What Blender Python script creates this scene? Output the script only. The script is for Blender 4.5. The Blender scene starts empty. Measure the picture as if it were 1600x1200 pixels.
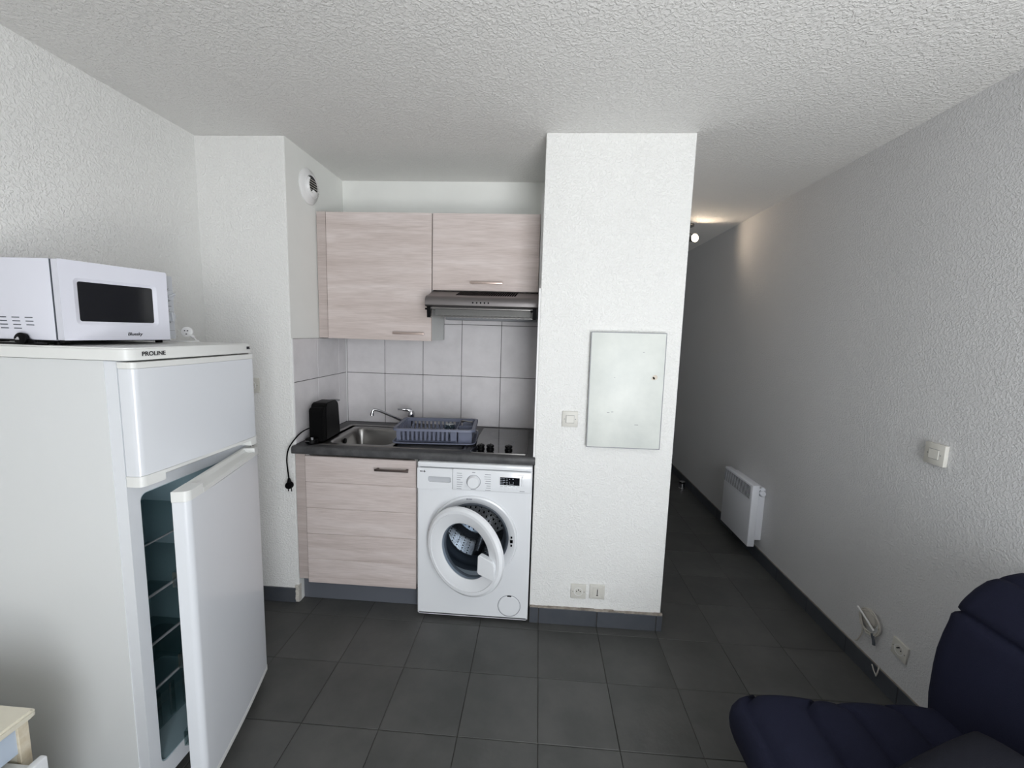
import bpy, bmesh, math, random
from mathutils import Vector, Matrix
random.seed(7)
SC = bpy.context.scene
COL = SC.collection
PI = math.pi
rad = math.radians

# ------------------------------------------------------------------ camera, world, lights, exposure
cam_d = bpy.data.cameras.new('camera')
cam_d.sensor_fit = 'HORIZONTAL'; cam_d.sensor_width = 36.0
cam_d.lens = 658.69 / 1600 * 36.0
cam_d.clip_start = 0.02
cam = bpy.data.objects.new('camera', cam_d); COL.objects.link(cam)
RT = Vector((0.99752025, 0.06414713, 0.02895681)); UPV = Vector((-0.03649691, 0.1196803, 0.99214142)); FW = Vector((-0.06017747, 0.99073799, -0.12172469))
m = Matrix((RT, UPV, -FW)).transposed().to_4x4(); m.translation = Vector((1.17031, -2.01960, 1.52609))
cam.matrix_world = m
SC.camera = cam

w = bpy.data.worlds.new('daylight'); SC.world = w; w.use_nodes = True
bg = w.node_tree.nodes['Background']; bg.inputs[0].default_value = (0.72, 0.86, 1.0, 1); bg.inputs[1].default_value = 1.2

def area(name, loc, rot, sx, sy, power, color, spread=180):
    d = bpy.data.lights.new(name, 'AREA'); d.shape = 'RECTANGLE'; d.size = sx; d.size_y = sy; d.energy = power; d.color = color
    d.spread = rad(spread)
    o = bpy.data.objects.new(name, d); COL.objects.link(o); o.location = loc; o.rotation_euler = rot
    return o
# daylight entering through the patio window behind the camera
area('window_daylight', (2.02, -3.33, 1.12), (rad(90), 0, 0), 1.28, 2.05, 88, (0.94, 0.97, 1.0))
# unseen area light added outside, aimed up to brighten the ceiling
area('ceiling_fill', (1.9, -4.6, 0.02), (rad(180), 0, 0), 3.6, 2.0, 290, (1.0, 0.97, 0.92))
SC.view_settings.view_transform = 'Standard'
SC.view_settings.look = 'None'
SC.view_settings.exposure = -0.27
SC.view_settings.gamma = 1.0
SC.view_settings.use_curve_mapping = False
SC.cycles.diffuse_bounces = 9; SC.cycles.max_bounces = 14; SC.cycles.transparent_max_bounces = 12

# ------------------------------------------------------------------ materials
def lin(c):
    return tuple(((v / 12.92) if v <= 0.04045 else ((v + 0.055) / 1.055) ** 2.4) for v in [x / 255 for x in c]) + (1,)

class NT:
    def __init__(s, name):
        s.m = bpy.data.materials.new(name); s.m.use_nodes = True; s.t = s.m.node_tree
        s.b = s.t.nodes['Principled BSDF']; s.out = s.t.nodes['Material Output']
    def n(s, typ, **kw):
        x = s.t.nodes.new(typ)
        for k, v in kw.items():
            if k in x.inputs: x.inputs[k].default_value = v
            else: setattr(x, k, v)
        return x
    def l(s, a, b): s.t.links.new(a, b)

def mat(name, rgb, rough=0.5, metal=0.0, spec=0.5, bump=None, vary=None, coat=0.0, trans=0.0, var_scale=6.0, ior=1.5, rnd=0.0, aniso=None):
    """rgb in 0..255 sRGB; bump=(scale, distance, detail); vary=second colour mixed in by cloudy noise; rnd=per-piece value jitter"""
    k = NT(name); b = k.b
    b.inputs['Base Color'].default_value = lin(rgb); b.inputs['Roughness'].default_value = rough
    b.inputs['Metallic'].default_value = metal; b.inputs['Specular IOR Level'].default_value = spec
    b.inputs['IOR'].default_value = ior
    if coat: b.inputs['Coat Weight'].default_value = coat; b.inputs['Coat Roughness'].default_value = 0.08
    if trans: b.inputs['Transmission Weight'].default_value = trans
    if bump or vary:
        tc = k.n('ShaderNodeTexCoord'); mp = k.n('ShaderNodeMapping')
        k.l(tc.outputs['Object'], mp.inputs['Vector'])
        if rnd:
            oi = k.n('ShaderNodeObjectInfo'); mu = k.n('ShaderNodeVectorMath', operation='SCALE'); mu.inputs[0].default_value = (31, 17, 23)
            k.l(oi.outputs['Random'], mu.inputs['Scale']); k.l(mu.outputs[0], mp.inputs['Location'])
    if vary:
        nz = k.n('ShaderNodeTexNoise', Scale=var_scale, Detail=5.0, Roughness=0.6)
        k.l(mp.outputs[0], nz.inputs['Vector'])
        rp = k.n('ShaderNodeMapRange'); rp.inputs['From Min'].default_value = 0.35; rp.inputs['From Max'].default_value = 0.68
        k.l(nz.outputs['Fac'], rp.inputs['Value'])
        mx = k.n('ShaderNodeMix', data_type='RGBA'); mx.inputs[6].default_value = lin(rgb); mx.inputs[7].default_value = lin(vary)
        k.l(rp.outputs[0], mx.inputs[0]); last = mx.outputs[2]
        if rnd:
            hs = k.n('ShaderNodeHueSaturation'); mr = k.n('ShaderNodeMapRange'); mr.inputs['To Min'].default_value = 1 - rnd; mr.inputs['To Max'].default_value = 1 + rnd
            k.l(oi.outputs['Random'], mr.inputs['Value']); k.l(mr.outputs[0], hs.inputs['Value']); k.l(last, hs.inputs['Color']); last = hs.outputs[0]
        k.l(last, b.inputs['Base Color'])
    if bump:
        sc, dist, det = bump
        nb = k.n('ShaderNodeTexNoise', Scale=sc, Detail=det, Roughness=0.55)
        k.l(mp.outputs[0], nb.inputs['Vector'])
        bp = k.n('ShaderNodeBump', Distance=dist, Strength=1.0)
        k.l(nb.outputs['Fac'], bp.inputs['Height']); k.l(bp.outputs[0], b.inputs['Normal'])
    return k.m

def roughcast(name, rgb, scale, dist, rgb2=None):
    """sprayed plaster: blobs with raised rims over fine grain"""
    k = NT(name); b = k.b; b.inputs['Base Color'].default_value = lin(rgb); b.inputs['Roughness'].default_value = 0.75; b.inputs['Specular IOR Level'].default_value = 0.3
    tc = k.n('ShaderNodeTexCoord')
    n1 = k.n('ShaderNodeTexNoise', Scale=scale, Detail=3.0, Roughness=0.5, Distortion=0.6); n2 = k.n('ShaderNodeTexNoise', Scale=scale * 2.7, Detail=2.0)
    n3 = k.n('ShaderNodeTexNoise', Scale=1.3, Detail=3.0)
    for n in (n1, n2, n3): k.l(tc.outputs['Object'], n.inputs['Vector'])
    r = k.n('ShaderNodeMapRange', interpolation_type='SMOOTHSTEP'); r.inputs['From Min'].default_value = 0.42; r.inputs['From Max'].default_value = 0.64
    k.l(n1.outputs['Fac'], r.inputs['Value'])
    a = k.n('ShaderNodeMath', operation='MULTIPLY_ADD'); a.inputs[1].default_value = 0.4
    k.l(n2.outputs['Fac'], a.inputs[0]); k.l(r.outputs[0], a.inputs[2])
    bp = k.n('ShaderNodeBump', Distance=dist, Strength=1.0); k.l(a.outputs[0], bp.inputs['Height']); k.l(bp.outputs[0], b.inputs['Normal'])
    mx = k.n('ShaderNodeMix', data_type='RGBA'); mx.inputs[6].default_value = lin(rgb); mx.inputs[7].default_value = lin(rgb2 or tuple(v - 8 for v in rgb))
    k.l(n3.outputs['Fac'], mx.inputs[0]); k.l(mx.outputs[2], b.inputs['Base Color'])
    return k.m

def ash(name, c1, c2, c3, horizontal=True):
    """pale washed ash laminate, grain along x (or z)"""
    k = NT(name); b = k.b; b.inputs['Roughness'].default_value = 0.5; b.inputs['Specular IOR Level'].default_value = 0.35
    tc = k.n('ShaderNodeTexCoord'); oi = k.n('ShaderNodeObjectInfo')
    mu = k.n('ShaderNodeVectorMath', operation='SCALE'); mu.inputs[0].default_value = (7, 5, 9); k.l(oi.outputs['Random'], mu.inputs['Scale'])
    mp = k.n('ShaderNodeMapping'); mp.inputs['Scale'].default_value = (1.6, 8, 17) if horizontal else (17, 8, 2)
    k.l(tc.outputs['Object'], mp.inputs['Vector']); k.l(mu.outputs[0], mp.inputs['Location'])
    n1 = k.n('ShaderNodeTexNoise', Scale=1.0, Detail=7.0, Roughness=0.62, Distortion=0.9); k.l(mp.outputs[0], n1.inputs['Vector'])
    mp2 = k.n('ShaderNodeMapping'); mp2.inputs['Scale'].default_value = (9, 30, 230) if horizontal else (230, 30, 9)
    k.l(tc.outputs['Object'], mp2.inputs['Vector'])
    n2 = k.n('ShaderNodeTexNoise', Scale=1.0, Detail=3.0); k.l(mp2.outputs[0], n2.inputs['Vector'])
    cr = k.n('ShaderNodeValToRGB'); e = cr.color_ramp.elements
    e[0].position = 0.3; e[0].color = lin(c1); e[1].position = 0.72; e[1].color = lin(c3); x = e.new(0.5); x.color = lin(c2)
    k.l(n1.outputs['Fac'], cr.inputs[0])
    mx = k.n('ShaderNodeMix', data_type='RGBA', blend_type='MULTIPLY'); mx.inputs[0].default_value = 0.35
    k.l(cr.outputs[0], mx.inputs[6])
    cr2 = k.n('ShaderNodeValToRGB'); f = cr2.color_ramp.elements; f[0].position = 0.35; f[0].color = (0.66, 0.63, 0.61, 1); f[1].position = 0.6; f[1].color = (1, 1, 1, 1)
    k.l(n2.outputs['Fac'], cr2.inputs[0]); k.l(cr2.outputs[0], mx.inputs[7]); k.l(mx.outputs[2], b.inputs['Base Color'])
    bp = k.n('ShaderNodeBump', Distance=0.0004, Strength=0.6); k.l(n2.outputs['Fac'], bp.inputs['Height']); k.l(bp.outputs[0], b.inputs['Normal'])
    return k.m

def clear(name, tint, gloss_rough=0.03, fac_extra=0.0):
    k = NT(name); t = k.t; t.nodes.remove(k.b)
    tr = k.n('ShaderNodeBsdfTransparent'); tr.inputs[0].default_value = lin(tint)
    gl = k.n('ShaderNodeBsdfGlossy', Roughness=gloss_rough); fr = k.n('ShaderNodeFresnel', IOR=1.5)
    ad = k.n('ShaderNodeMath', operation='ADD'); ad.inputs[1].default_value = fac_extra; k.l(fr.outputs[0], ad.inputs[0])
    ge = k.n('ShaderNodeNewGeometry'); iv = k.n('ShaderNodeMath', operation='SUBTRACT'); iv.inputs[0].default_value = 1.0; k.l(ge.outputs['Backfacing'], iv.inputs[1])
    mu = k.n('ShaderNodeMath', operation='MULTIPLY'); k.l(ad.outputs[0], mu.inputs[0]); k.l(iv.outputs[0], mu.inputs[1])
    mx = k.n('ShaderNodeMixShader'); k.l(mu.outputs[0], mx.inputs[0]); k.l(tr.outputs[0], mx.inputs[1]); k.l(gl.outputs[0], mx.inputs[2])
    k.l(mx.outputs[0], k.out.inputs[0]); return k.m

def emis(name, rgb, s):
    k = NT(name); k.b.inputs['Emission Color'].default_value = lin(rgb); k.b.inputs['Emission Strength'].default_value = s
    k.b.inputs['Base Color'].default_value = lin(rgb); return k.m

M = dict(
    wall=roughcast('roughcast_white_plaster', (236, 236, 234), 110, 0.0014),
    ceil=roughcast('roughcast_ceiling_plaster', (232, 231, 229), 90, 0.0019),
    paint=mat('smooth_white_paint', (232, 233, 230), 0.6, bump=(60, 0.0004, 3), vary=(226, 227, 224), var_scale=2),
    rwall=roughcast('roughcast_shade_toned_plaster', (214, 214, 215), 110, 0.0012),  # side wall colour lowered to stand in for the weaker light there
    slate=mat('anthracite_floor_tile', (70, 71, 70), 0.45, spec=0.35, bump=(35, 0.0012, 6), vary=(82, 82, 81), var_scale=5, rnd=0.1),
    skirt=mat('anthracite_skirting_tile', (66, 70, 77), 0.45, bump=(30, 0.0008, 4), vary=(74, 77, 83), var_scale=8, rnd=0.06),
    grout=mat('dark_grout', (36, 35, 34), 0.9, bump=(80, 0.001, 3), vary=(84, 82, 78), var_scale=2.2),
    lgrout=mat('beige_rough_grout', (120, 112, 104), 0.9, bump=(60, 0.004, 4), vary=(160, 152, 142), var_scale=30),
    tile=mat('pale_grey_wall_tile', (216, 213, 215), 0.33, spec=0.45, bump=(12, 0.0006, 3), vary=(206, 203, 205), var_scale=9, rnd=0.015),
    tgrout=mat('charcoal_tile_grout', (52, 46, 50), 0.9, bump=(90, 0.0005, 2)),
    trim=mat('white_pvc_trim', (228, 228, 228), 0.35),
    ash=ash('pale_ash_laminate', (194, 181, 176), (206, 194, 190), (217, 207, 204)),
    ashv=ash('pale_ash_filler_laminate', (180, 168, 163), (190, 178, 174), (200, 190, 186)),
    white=mat('white_melamine', (215, 217, 215), 0.45),
    enamel=mat('white_enamel', (228, 230, 233), 0.22, coat=0.4),
    fridge=mat('white_fridge_enamel', (215, 217, 218), 0.42, bump=(500, 0.0002, 2)),
    fdoor=mat('white_glossy_fridge_door', (218, 221, 226), 0.3, coat=0.5),
    fplast=mat('white_fridge_plastic', (222, 223, 221), 0.35),
    liner=mat('fridge_liner_plastic', (150, 172, 180), 0.35),
    gasket=mat('grey_rubber_gasket', (70, 76, 84), 0.55, bump=(60, 0.0005, 2)),
    steel=mat('brushed_steel', (150, 148, 146), 0.33, metal=1.0, bump=(220, 0.0002, 2)),
    hoodm=mat('brushed_hood_steel', (128, 124, 124), 0.42, metal=0.9, bump=(150, 0.0002, 2)),
    chrome=mat('chrome', (205, 205, 208), 0.1, metal=1.0),
    drum=mat('drum_steel', (205, 207, 210), 0.24, metal=1.0),
    top=mat('charcoal_stone_laminate', (62, 62, 64), 0.42, spec=0.4, vary=(86, 86, 87), var_scale=14, bump=(50, 0.0003, 3)),
    black=mat('black_plastic', (5, 5, 6), 0.45, spec=0.12),
    blackm=mat('matt_black_plastic', (5, 5, 6), 0.6, spec=0.1),
    bglass=mat('black_ceramic_glass', (9, 9, 10), 0.06, spec=0.6, coat=0.3),
    zinc=mat('grey_aluminium_plinth', (104, 108, 116), 0.45, metal=0.25),
    bronze=mat('dark_bronze_handle', (92, 82, 78), 0.4, metal=0.8),
    pink=mat('satin_nickel_handle', (190, 172, 164), 0.35, metal=0.75),
    filt=mat('greasy_filter_metal', (178, 178, 176), 0.5, metal=0.3),
    visor=clear('smoky_glass_visor', (222, 222, 222), 0.15, 0.06),
    glass=clear('clear_glass', (222, 230, 230), 0.02, 0.03),
    doorglass=clear('washer_door_glass', (190, 198, 206), 0.03, 0.04),
    rack=mat('slate_blue_plastic', (104, 109, 128), 0.42),
    mw=mat('white_microwave_enamel', (216, 217, 227), 0.38, bump=(600, 0.0002, 2)),
    mwp=mat('pale_grey_control_panel', (200, 204, 210), 0.42),
    mwin=mat('dark_microwave_window', (8, 10, 18), 0.08, spec=0.6),
    ink=mat('dark_print', (30, 30, 36), 0.6),
    greyink=mat('grey_print', (120, 122, 130), 0.6),
    whiteink=mat('white_print', (190, 195, 205), 0.6),
    beige=mat('ivory_plastic', (205, 203, 196), 0.4),
    panel=mat('scuffed_white_sheet_metal', (204, 208, 204), 0.42, vary=(222, 225, 220), var_scale=4, spec=0.4),
    stain=mat('rust_stain', (202, 192, 178), 0.5),
    dirt=mat('plaster_break', (196, 192, 184), 0.9, bump=(80, 0.004, 4)),
    navy=mat('navy_woven_fabric', (25, 27, 43), 0.9, spec=0.15, bump=(420, 0.0012, 2), vary=(29, 31, 49), var_scale=3),
    char=mat('charcoal_fabric', (36, 37, 44), 0.95, spec=0.1, bump=(400, 0.001, 2)),
    cream=mat('cream_lacquered_wood', (214, 209, 192), 0.45, bump=(40, 0.0004, 3), vary=(222, 216, 200)),
    tan=mat('worn_beige_edge', (190, 176, 150), 0.6, vary=(212, 204, 186), var_scale=30),
    paleblue=mat('reflection_tinted_panel', (178, 190, 205), 0.45),  # blue tint paints in the window's reflection on the chest front
    dark=mat('near_black_void', (3, 3, 4), 0.9, spec=0.0),
    rad=mat('white_radiator_enamel', (222, 224, 230), 0.4),
    radg=mat('grey_grille_recess', (44, 46, 52), 0.6),
    grey=mat('mid_grey_plastic', (138, 140, 144), 0.5),
    wframe=mat('white_window_frame', (225, 225, 225), 0.4),
    wood=mat('white_door_paint', (205, 203, 198), 0.5),
    cable=mat('yellowed_white_cable', (196, 192, 184), 0.5),
    bulb=emis('warm_bulb', (255, 236, 205), 60.0),
)

# ------------------------------------------------------------------ geometry helpers
def nb(): return bmesh.new()

def box(bm, x0, x1, y0, y1, z0, z1, bev=0.0, seg=2, X=None):
    vs = [bm.verts.new((x, y, z)) for x in (x0, x1) for y in (y0, y1) for z in (z0, z1)]
    fs = []
    for idx in ((0, 1, 3, 2), (4, 6, 7, 5), (0, 4, 5, 1), (2, 3, 7, 6), (0, 2, 6, 4), (1, 5, 7, 3)):
        fs.append(bm.faces.new([vs[i] for i in idx]))
    geom = vs
    if bev > 0:
        ed = list({e for f in fs for e in f.edges})
        r = bmesh.ops.bevel(bm, geom=ed, offset=bev, segments=seg, affect='EDGES', profile=0.5)
        geom = list({v for f in r['faces'] for v in f.verts} | {v for v in vs if v.is_valid})
    if X is not None: bmesh.ops.transform(bm, matrix=X, verts=geom)
    return geom

def prism(bm, pts, axis, a0, a1, X=None):
    """pts 2-D polygon; axis the extrusion axis: 'x' -> pts are (y,z), 'y' -> (x,z), 'z' -> (x,y)"""
    def P(p, a):
        return {'x': (a, p[0], p[1]), 'y': (p[0], a, p[1]), 'z': (p[0], p[1], a)}[axis]
    A = [bm.verts.new(P(p, a0)) for p in pts]; B = [bm.verts.new(P(p, a1)) for p in pts]
    n = len(pts); bm.faces.new(A[::-1]); bm.faces.new(B)
    for i in range(n): bm.faces.new((A[i], A[(i + 1) % n], B[(i + 1) % n], B[i]))
    if X is not None: bmesh.ops.transform(bm, matrix=X, verts=A + B)
    return A + B

def frame_of(d):
    d = Vector(d).normalized(); a = Vector((0, 0, 1)) if abs(d.z) < 0.9 else Vector((1, 0, 0))
    u = d.cross(a).normalized(); v = u.cross(d).normalized() * -1
    return u, d.cross(u), d

def lathe(bm, prof, c, d, n=32, X=None, closed=False):
    """prof: list of (radius, height along d) revolved about axis d through c"""
    u, v, d = frame_of(d); c = Vector(c); rings = []; allv = []
    for r, h in prof:
        if r < 1e-6:
            p = bm.verts.new(c + d * h); rings.append([p]); allv.append(p)
        else:
            ring = [bm.verts.new(c + d * h + (u * math.cos(2 * PI * i / n) + v * math.sin(2 * PI * i / n)) * r) for i in range(n)]
            rings.append(ring); allv += ring
    pairs = list(zip(rings, rings[1:])) + ([(rings[-1], rings[0])] if closed else [])
    for a, b in pairs:
        for i in range(n):
            j = (i + 1) % n
            if len(a) == 1 and len(b) == 1: continue
            if len(a) == 1: bm.faces.new((a[0], b[i], b[j]))
            elif len(b) == 1: bm.faces.new((a[i], b[0], a[j]))
            else: bm.faces.new((a[i], b[i], b[j], a[j]))
    if X is not None: bmesh.ops.transform(bm, matrix=X, verts=allv)
    return allv

def cyl(bm, p0, p1, r0, r1=None, n=20, X=None):
    r1 = r0 if r1 is None else r1; p0 = Vector(p0); p1 = Vector(p1); L = (p1 - p0).length
    return lathe(bm, [(0, 0), (r0, 0), (r1, L), (0, L)], p0, p1 - p0, n, X)

def spline(pts, k=8):
    P = [Vector(p) for p in pts]; out = []
    Q = [P[0] * 2 - P[1]] + P + [P[-1] * 2 - P[-2]]
    for i in range(1, len(Q) - 2):
        for j in range(k):
            t = j / k; a, b, c, d = Q[i - 1], Q[i], Q[i + 1], Q[i + 2]
            out.append(0.5 * ((2 * b) + (c - a) * t + (2 * a - 5 * b + 4 * c - d) * t * t + (3 * b - a - 3 * c + d) * t ** 3))
    out.append(P[-1]); return out

def tube(bm, pts, r, n=8, smooth=0, X=None):
    P = spline(pts, smooth) if smooth else [Vector(p) for p in pts]
    rings = []; allv = []; pu = None
    for i, p in enumerate(P):
        t = (P[min(i + 1, len(P) - 1)] - P[max(i - 1, 0)]).normalized()
        if pu is None:
            pu = t.cross(Vector((0, 0, 1)));
            if pu.length < 1e-3: pu = t.cross(Vector((1, 0, 0)))
        pu = (pu - t * pu.dot(t)).normalized(); pv = t.cross(pu)
        rr = r[min(i * len(r) // len(P), len(r) - 1)] if isinstance(r, (list, tuple)) else r
        ring = [bm.verts.new(p + (pu * math.cos(2 * PI * k / n) + pv * math.sin(2 * PI * k / n)) * rr) for k in range(n)]
        rings.append(ring); allv += ring
    for a, b in zip(rings, rings[1:]):
        for k in range(n): bm.faces.new((a[k], a[(k + 1) % n], b[(k + 1) % n], b[k]))
    bm.faces.new(rings[0][::-1]); bm.faces.new(rings[-1])
    if X is not None: bmesh.ops.transform(bm, matrix=X, verts=allv)
    return allv

def rrect(cx, cy, w, h, r, k=5):
    pts = []
    for sx, sy, a0 in ((1, 1, 0), (-1, 1, 90), (-1, -1, 180), (1, -1, 270)):
        for i in range(k + 1):
            a = rad(a0 + 90 * i / k); pts.append((cx + sx * (w / 2 - r) + r * math.cos(a), cy + sy * (h / 2 - r) + r * math.sin(a)))
    return pts

def ringframe(bm, outer, inner, axis, a0, a1, X=None):
    """frame between two outlines with the same point count, extruded from a0 to a1"""
    def P(p, a): return {'x': (a, p[0], p[1]), 'y': (p[0], a, p[1]), 'z': (p[0], p[1], a)}[axis]
    n = len(outer); R = [[bm.verts.new(P(p, a)) for p in pts] for pts, a in ((outer, a0), (outer, a1), (inner, a1), (inner, a0))]
    for a, b in ((0, 1), (1, 2), (2, 3), (3, 0)):
        for i in range(n): j = (i + 1) % n; bm.faces.new((R[a][i], R[a][j], R[b][j], R[b][i]))
    vs = [v for r in R for v in r]
    if X is not None: bmesh.ops.transform(bm, matrix=X, verts=vs)
    return vs

def obj(name, bm, m, parent=None, smooth=35, tf=None):
    bmesh.ops.recalc_face_normals(bm, faces=bm.faces)
    inv = parent.get('_inv') if parent is not None else None
    if parent is not None:
        W = parent_world(parent)
        bm.transform(W.inverted())
    me = bpy.data.meshes.new(name); bm.to_mesh(me); bm.free()
    me.materials.append(m if not isinstance(m, str) else M[m])
    if smooth:
        me.shade_smooth(); me.set_sharp_from_angle(angle=rad(smooth))
    o = bpy.data.objects.new(name, me); COL.objects.link(o)
    if parent is not None: o.parent = parent
    if name in STUFF: o['kind'] = 'stuff'
    return o

def parent_world(p):
    W = Matrix.Identity(4)
    while p is not None:
        W = Matrix.LocRotScale(p.location, p.rotation_euler, p.scale) @ W; p = p.parent
    return W

STUFF = {'panel_print', 'display_print', 'plate_pegs', 'dial_scale', 'side_vents', 'vent_slots', 'contacts', 'drain_holes', 'scuff', 'screw', 'basket_floor', 'basket_wall', 'grille', 'grease_filter', 'pin', 'stain', 'visor_rail', 'carcass_'}
def thing(name, label, cat, loc, group=None):
    o = bpy.data.objects.new(name, None); COL.objects.link(o); o.location = loc; o.empty_display_size = 0.1
    o['label'] = label; o['category'] = cat
    if group: o['group'] = group
    return o

def struct(name, bm, m, smooth=35):
    o = obj(name, bm, m, None, smooth); o['kind'] = 'structure'; return o

def text(name, s, size, m, X, parent, ext=0.0002, font_shear=0.0, bold=0.0, sx=1.0):
    c = bpy.data.curves.new(name, 'FONT'); c.body = s; c.size = size; c.extrude = ext; c.align_x = 'CENTER'; c.align_y = 'CENTER'
    c.shear = font_shear; c.offset = bold
    t = bpy.data.objects.new('tmp', c); COL.objects.link(t)
    dg = bpy.context.evaluated_depsgraph_get(); me = bpy.data.meshes.new_from_object(t.evaluated_get(dg))
    bpy.data.objects.remove(t); bpy.data.curves.remove(c)
    me.transform(parent_world(parent).inverted() @ X @ Matrix.Diagonal((sx, 1, 1, 1)))
    me.materials.clear(); me.materials.append(M[m]); me.name = name
    o = bpy.data.objects.new(name, me); COL.objects.link(o); o.parent = parent
    return o

def basis(o, ex, ey, ez):
    mm = Matrix((Vector(ex), Vector(ey), Vector(ez))).transposed().to_4x4(); mm.translation = Vector(o); return mm
def face_my(x, y, z): return basis((x, y, z), (1, 0, 0), (0, 0, 1), (0, -1, 0))       # reads from -y side
def face_px(x, y, z): return basis((x, y, z), (0, 1, 0), (0, 0, 1), (1, 0, 0))        # reads from +x side

# ------------------------------------------------------------------ room shell
T = 0.305; H = 2.447
XL, XA, XP0, XP1, XR = -0.567, -0.110, 1.1705, 1.852, 2.746
Y1, YB, YP = 0.089, 0.704, 0.0614
YR, YE = -3.30, 4.10                       # window wall, corridor end

bm = nb(); box(bm, XL, XR, YR, YE, -0.12, -0.0035); floor = struct('floor', bm, 'grout', 0)
def tile_mesh(w, d, t=0.012, bev=0.0014):
    bm = nb(); box(bm, 0, w, 0, d, -t, 0, bev, 1)
    bmesh.ops.recalc_face_normals(bm, faces=bm.faces)
    me = bpy.data.meshes.new('tile'); bm.to_mesh(me); bm.free(); return me
cache = {}
def put_tile(parent, mt, x0, x1, y0, y1, z=0.0, rot=None, loc=None):
    key = (round(x1 - x0, 4), round(y1 - y0, 4), mt)
    if key not in cache:
        me = tile_mesh(x1 - x0, y1 - y0, 0.003 if mt != 'tile' else 0.006); me.materials.append(M[mt]); cache[key] = me
    o = bpy.data.objects.new('tile', cache[key]); COL.objects.link(o); o.parent = parent
    o.location = loc if loc is not None else (x0, y0, z)
    if rot is not None: o.rotation_euler = rot
    return o
g = 0.0013
i0, i1 = -2, 9
for i in range(i0, i1 + 1):
    for j in range(-11, 14):
        x0, x1 = max(i * T, XL) + g, min((i + 1) * T, XR) - g
        y0, y1 = max(j * T, YR) + g, min((j + 1) * T, YE) - g
        if x1 - x0 < 0.01: continue
        if y0 > 0.75 and x1 < XP1 + 0.02: continue          # inside the solid pillar block and behind the alcove
        if y0 > YP and x0 > XP0 and x1 < XP1: continue
        put_tile(floor, 'slate', x0, x1, y0, y1, 0.0)

bm = nb(); box(bm, XL - 0.1, XR + 0.1, YR - 0.1, YE + 0.1, H, H + 0.1); struct('ceiling', bm, 'ceil', 0)
bm = nb(); box(bm, XL - 0.1, XL, YR, Y1 + 0.02, 0, H); struct('wall_left', bm, 'wall', 0)
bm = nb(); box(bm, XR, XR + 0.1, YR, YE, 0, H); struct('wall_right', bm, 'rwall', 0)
bm = nb(); box(bm, XL - 0.1, XA, Y1, YB + 0.15, 0, H, 0.004, 2); wst = struct('wall_stub', bm, 'wall', 0)
bm = nb(); box(bm, XA - 0.002, XP0 + 0.002, YB + 0.008, YB + 0.15, 0, H); wab = struct('wall_alcove', bm, 'paint', 0)
bm = nb(); box(bm, XA, XA + 0.0012, Y1 + 0.005, YB + 0.008, 0, H); struct('wall_alcove_side', bm, 'paint', 0)
bm = nb(); box(bm, XP0, XP1, YP, YE, 0, H, 0.004, 2); wpi = struct('wall_pillar', bm, 'wall', 0)
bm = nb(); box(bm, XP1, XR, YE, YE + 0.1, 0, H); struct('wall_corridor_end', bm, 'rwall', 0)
# window wall with a patio opening behind the photographer
WX0, WX1, WZ1 = 1.34, 2.68, 2.18
bm = nb(); box(bm, XL - 0.1, WX0, YR - 0.12, YR, 0, H); box(bm, WX1, XR + 0.1, YR - 0.12, YR, 0, H); box(bm, WX0, WX1, YR - 0.12, YR, WZ1, H); struct('wall_window_side', bm, 'wall', 0)
bm = nb()
for a, b, c, d in ((WX0, WX0 + 0.05, 0, WZ1), (WX1 - 0.05, WX1, 0, WZ1), (WX0, WX1, WZ1 - 0.05, WZ1), (WX0, WX1, 0, 0.05), (1.98, 2.04, 0.05, WZ1)):
    box(bm, a, b, YR - 0.09, YR - 0.04, c, d)
struct('window_1', bm, 'wframe', 0)
bm = nb(); box(bm, 1.95, 2.65, YE - 0.03, YE, 0, 2.04, 0.004); d1 = struct('door_1', bm, 'wood')
bm = nb(); cyl(bm, (2.02, YE - 0.03, 1.0), (2.02, YE - 0.07, 1.0), 0.01); tube(bm, [(2.02, YE - 0.07, 1.0), (2.13, YE - 0.07, 1.0)], 0.009); obj('door_handle', bm, 'steel', d1)
# ground outside the window
bm = nb(); box(bm, -3, 6, YR - 4, YR - 0.12, -0.12, -0.02); struct('floor_balcony', bm, 'lgrout', 0)

# skirting tiles -------------------------------------------------------
def skirt_run(name, back, tiles, top=None):
    bm = nb(); box(bm, *back); s = struct(name, bm, 'grout', 0)
    for t in tiles:
        bm = nb(); box(bm, *t, 0.0015, 1); obj('tile', bm, 'skirt', s, 0)
    if top:
        bm = nb()
        for t in top: box(bm, *t)
        obj('grout_edge', bm, 'lgrout', s, 0)
    return s
tl = []
for j in range(-11, 14):
    y0, y1 = max(j * T, YR) + .0018, min((j + 1) * T, YE) - .0018
    if y1 - y0 > .02: tl.append((XR - 0.0105, XR - 0.002, y0, y1, 0.001, 0.083))
skirt_run('baseboard_right', (XR - 0.007, XR, YR, YE, 0, 0.081), tl, [(XR - 0.006, XR, YR, YE, 0.081, 0.085)])
tl = []
for x0, x1 in ((XP0, 4 * T), (4 * T, 5 * T), (5 * T, 6 * T), (6 * T, XP1 + 0.0105)):
    if x1 - x0 > 0.01: tl.append((x0 + .0022, x1 - .0022, YP - 0.0105, YP - 0.002, 0.001, 0.088))
for j in range(0, 13): tl.append((XP1 + 0.002, XP1 + 0.0105, max(j * T, YP) + .002, (j + 1) * T - .002, 0.001, 0.088))
random.seed(3)
top = []
x = XP0 + 0.002
while x < XP1:
    wd = random.uniform(0.02, 0.06); top.append((x, min(x + wd, XP1 + .008), YP - random.uniform(.006, .009), YP + 0.001, 0.086, 0.095 + random.uniform(0, .005))); x += wd
bmT = (XP0, XP1 + 0.006, YP - 0.006, YP, 0, 0.0875)
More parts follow.
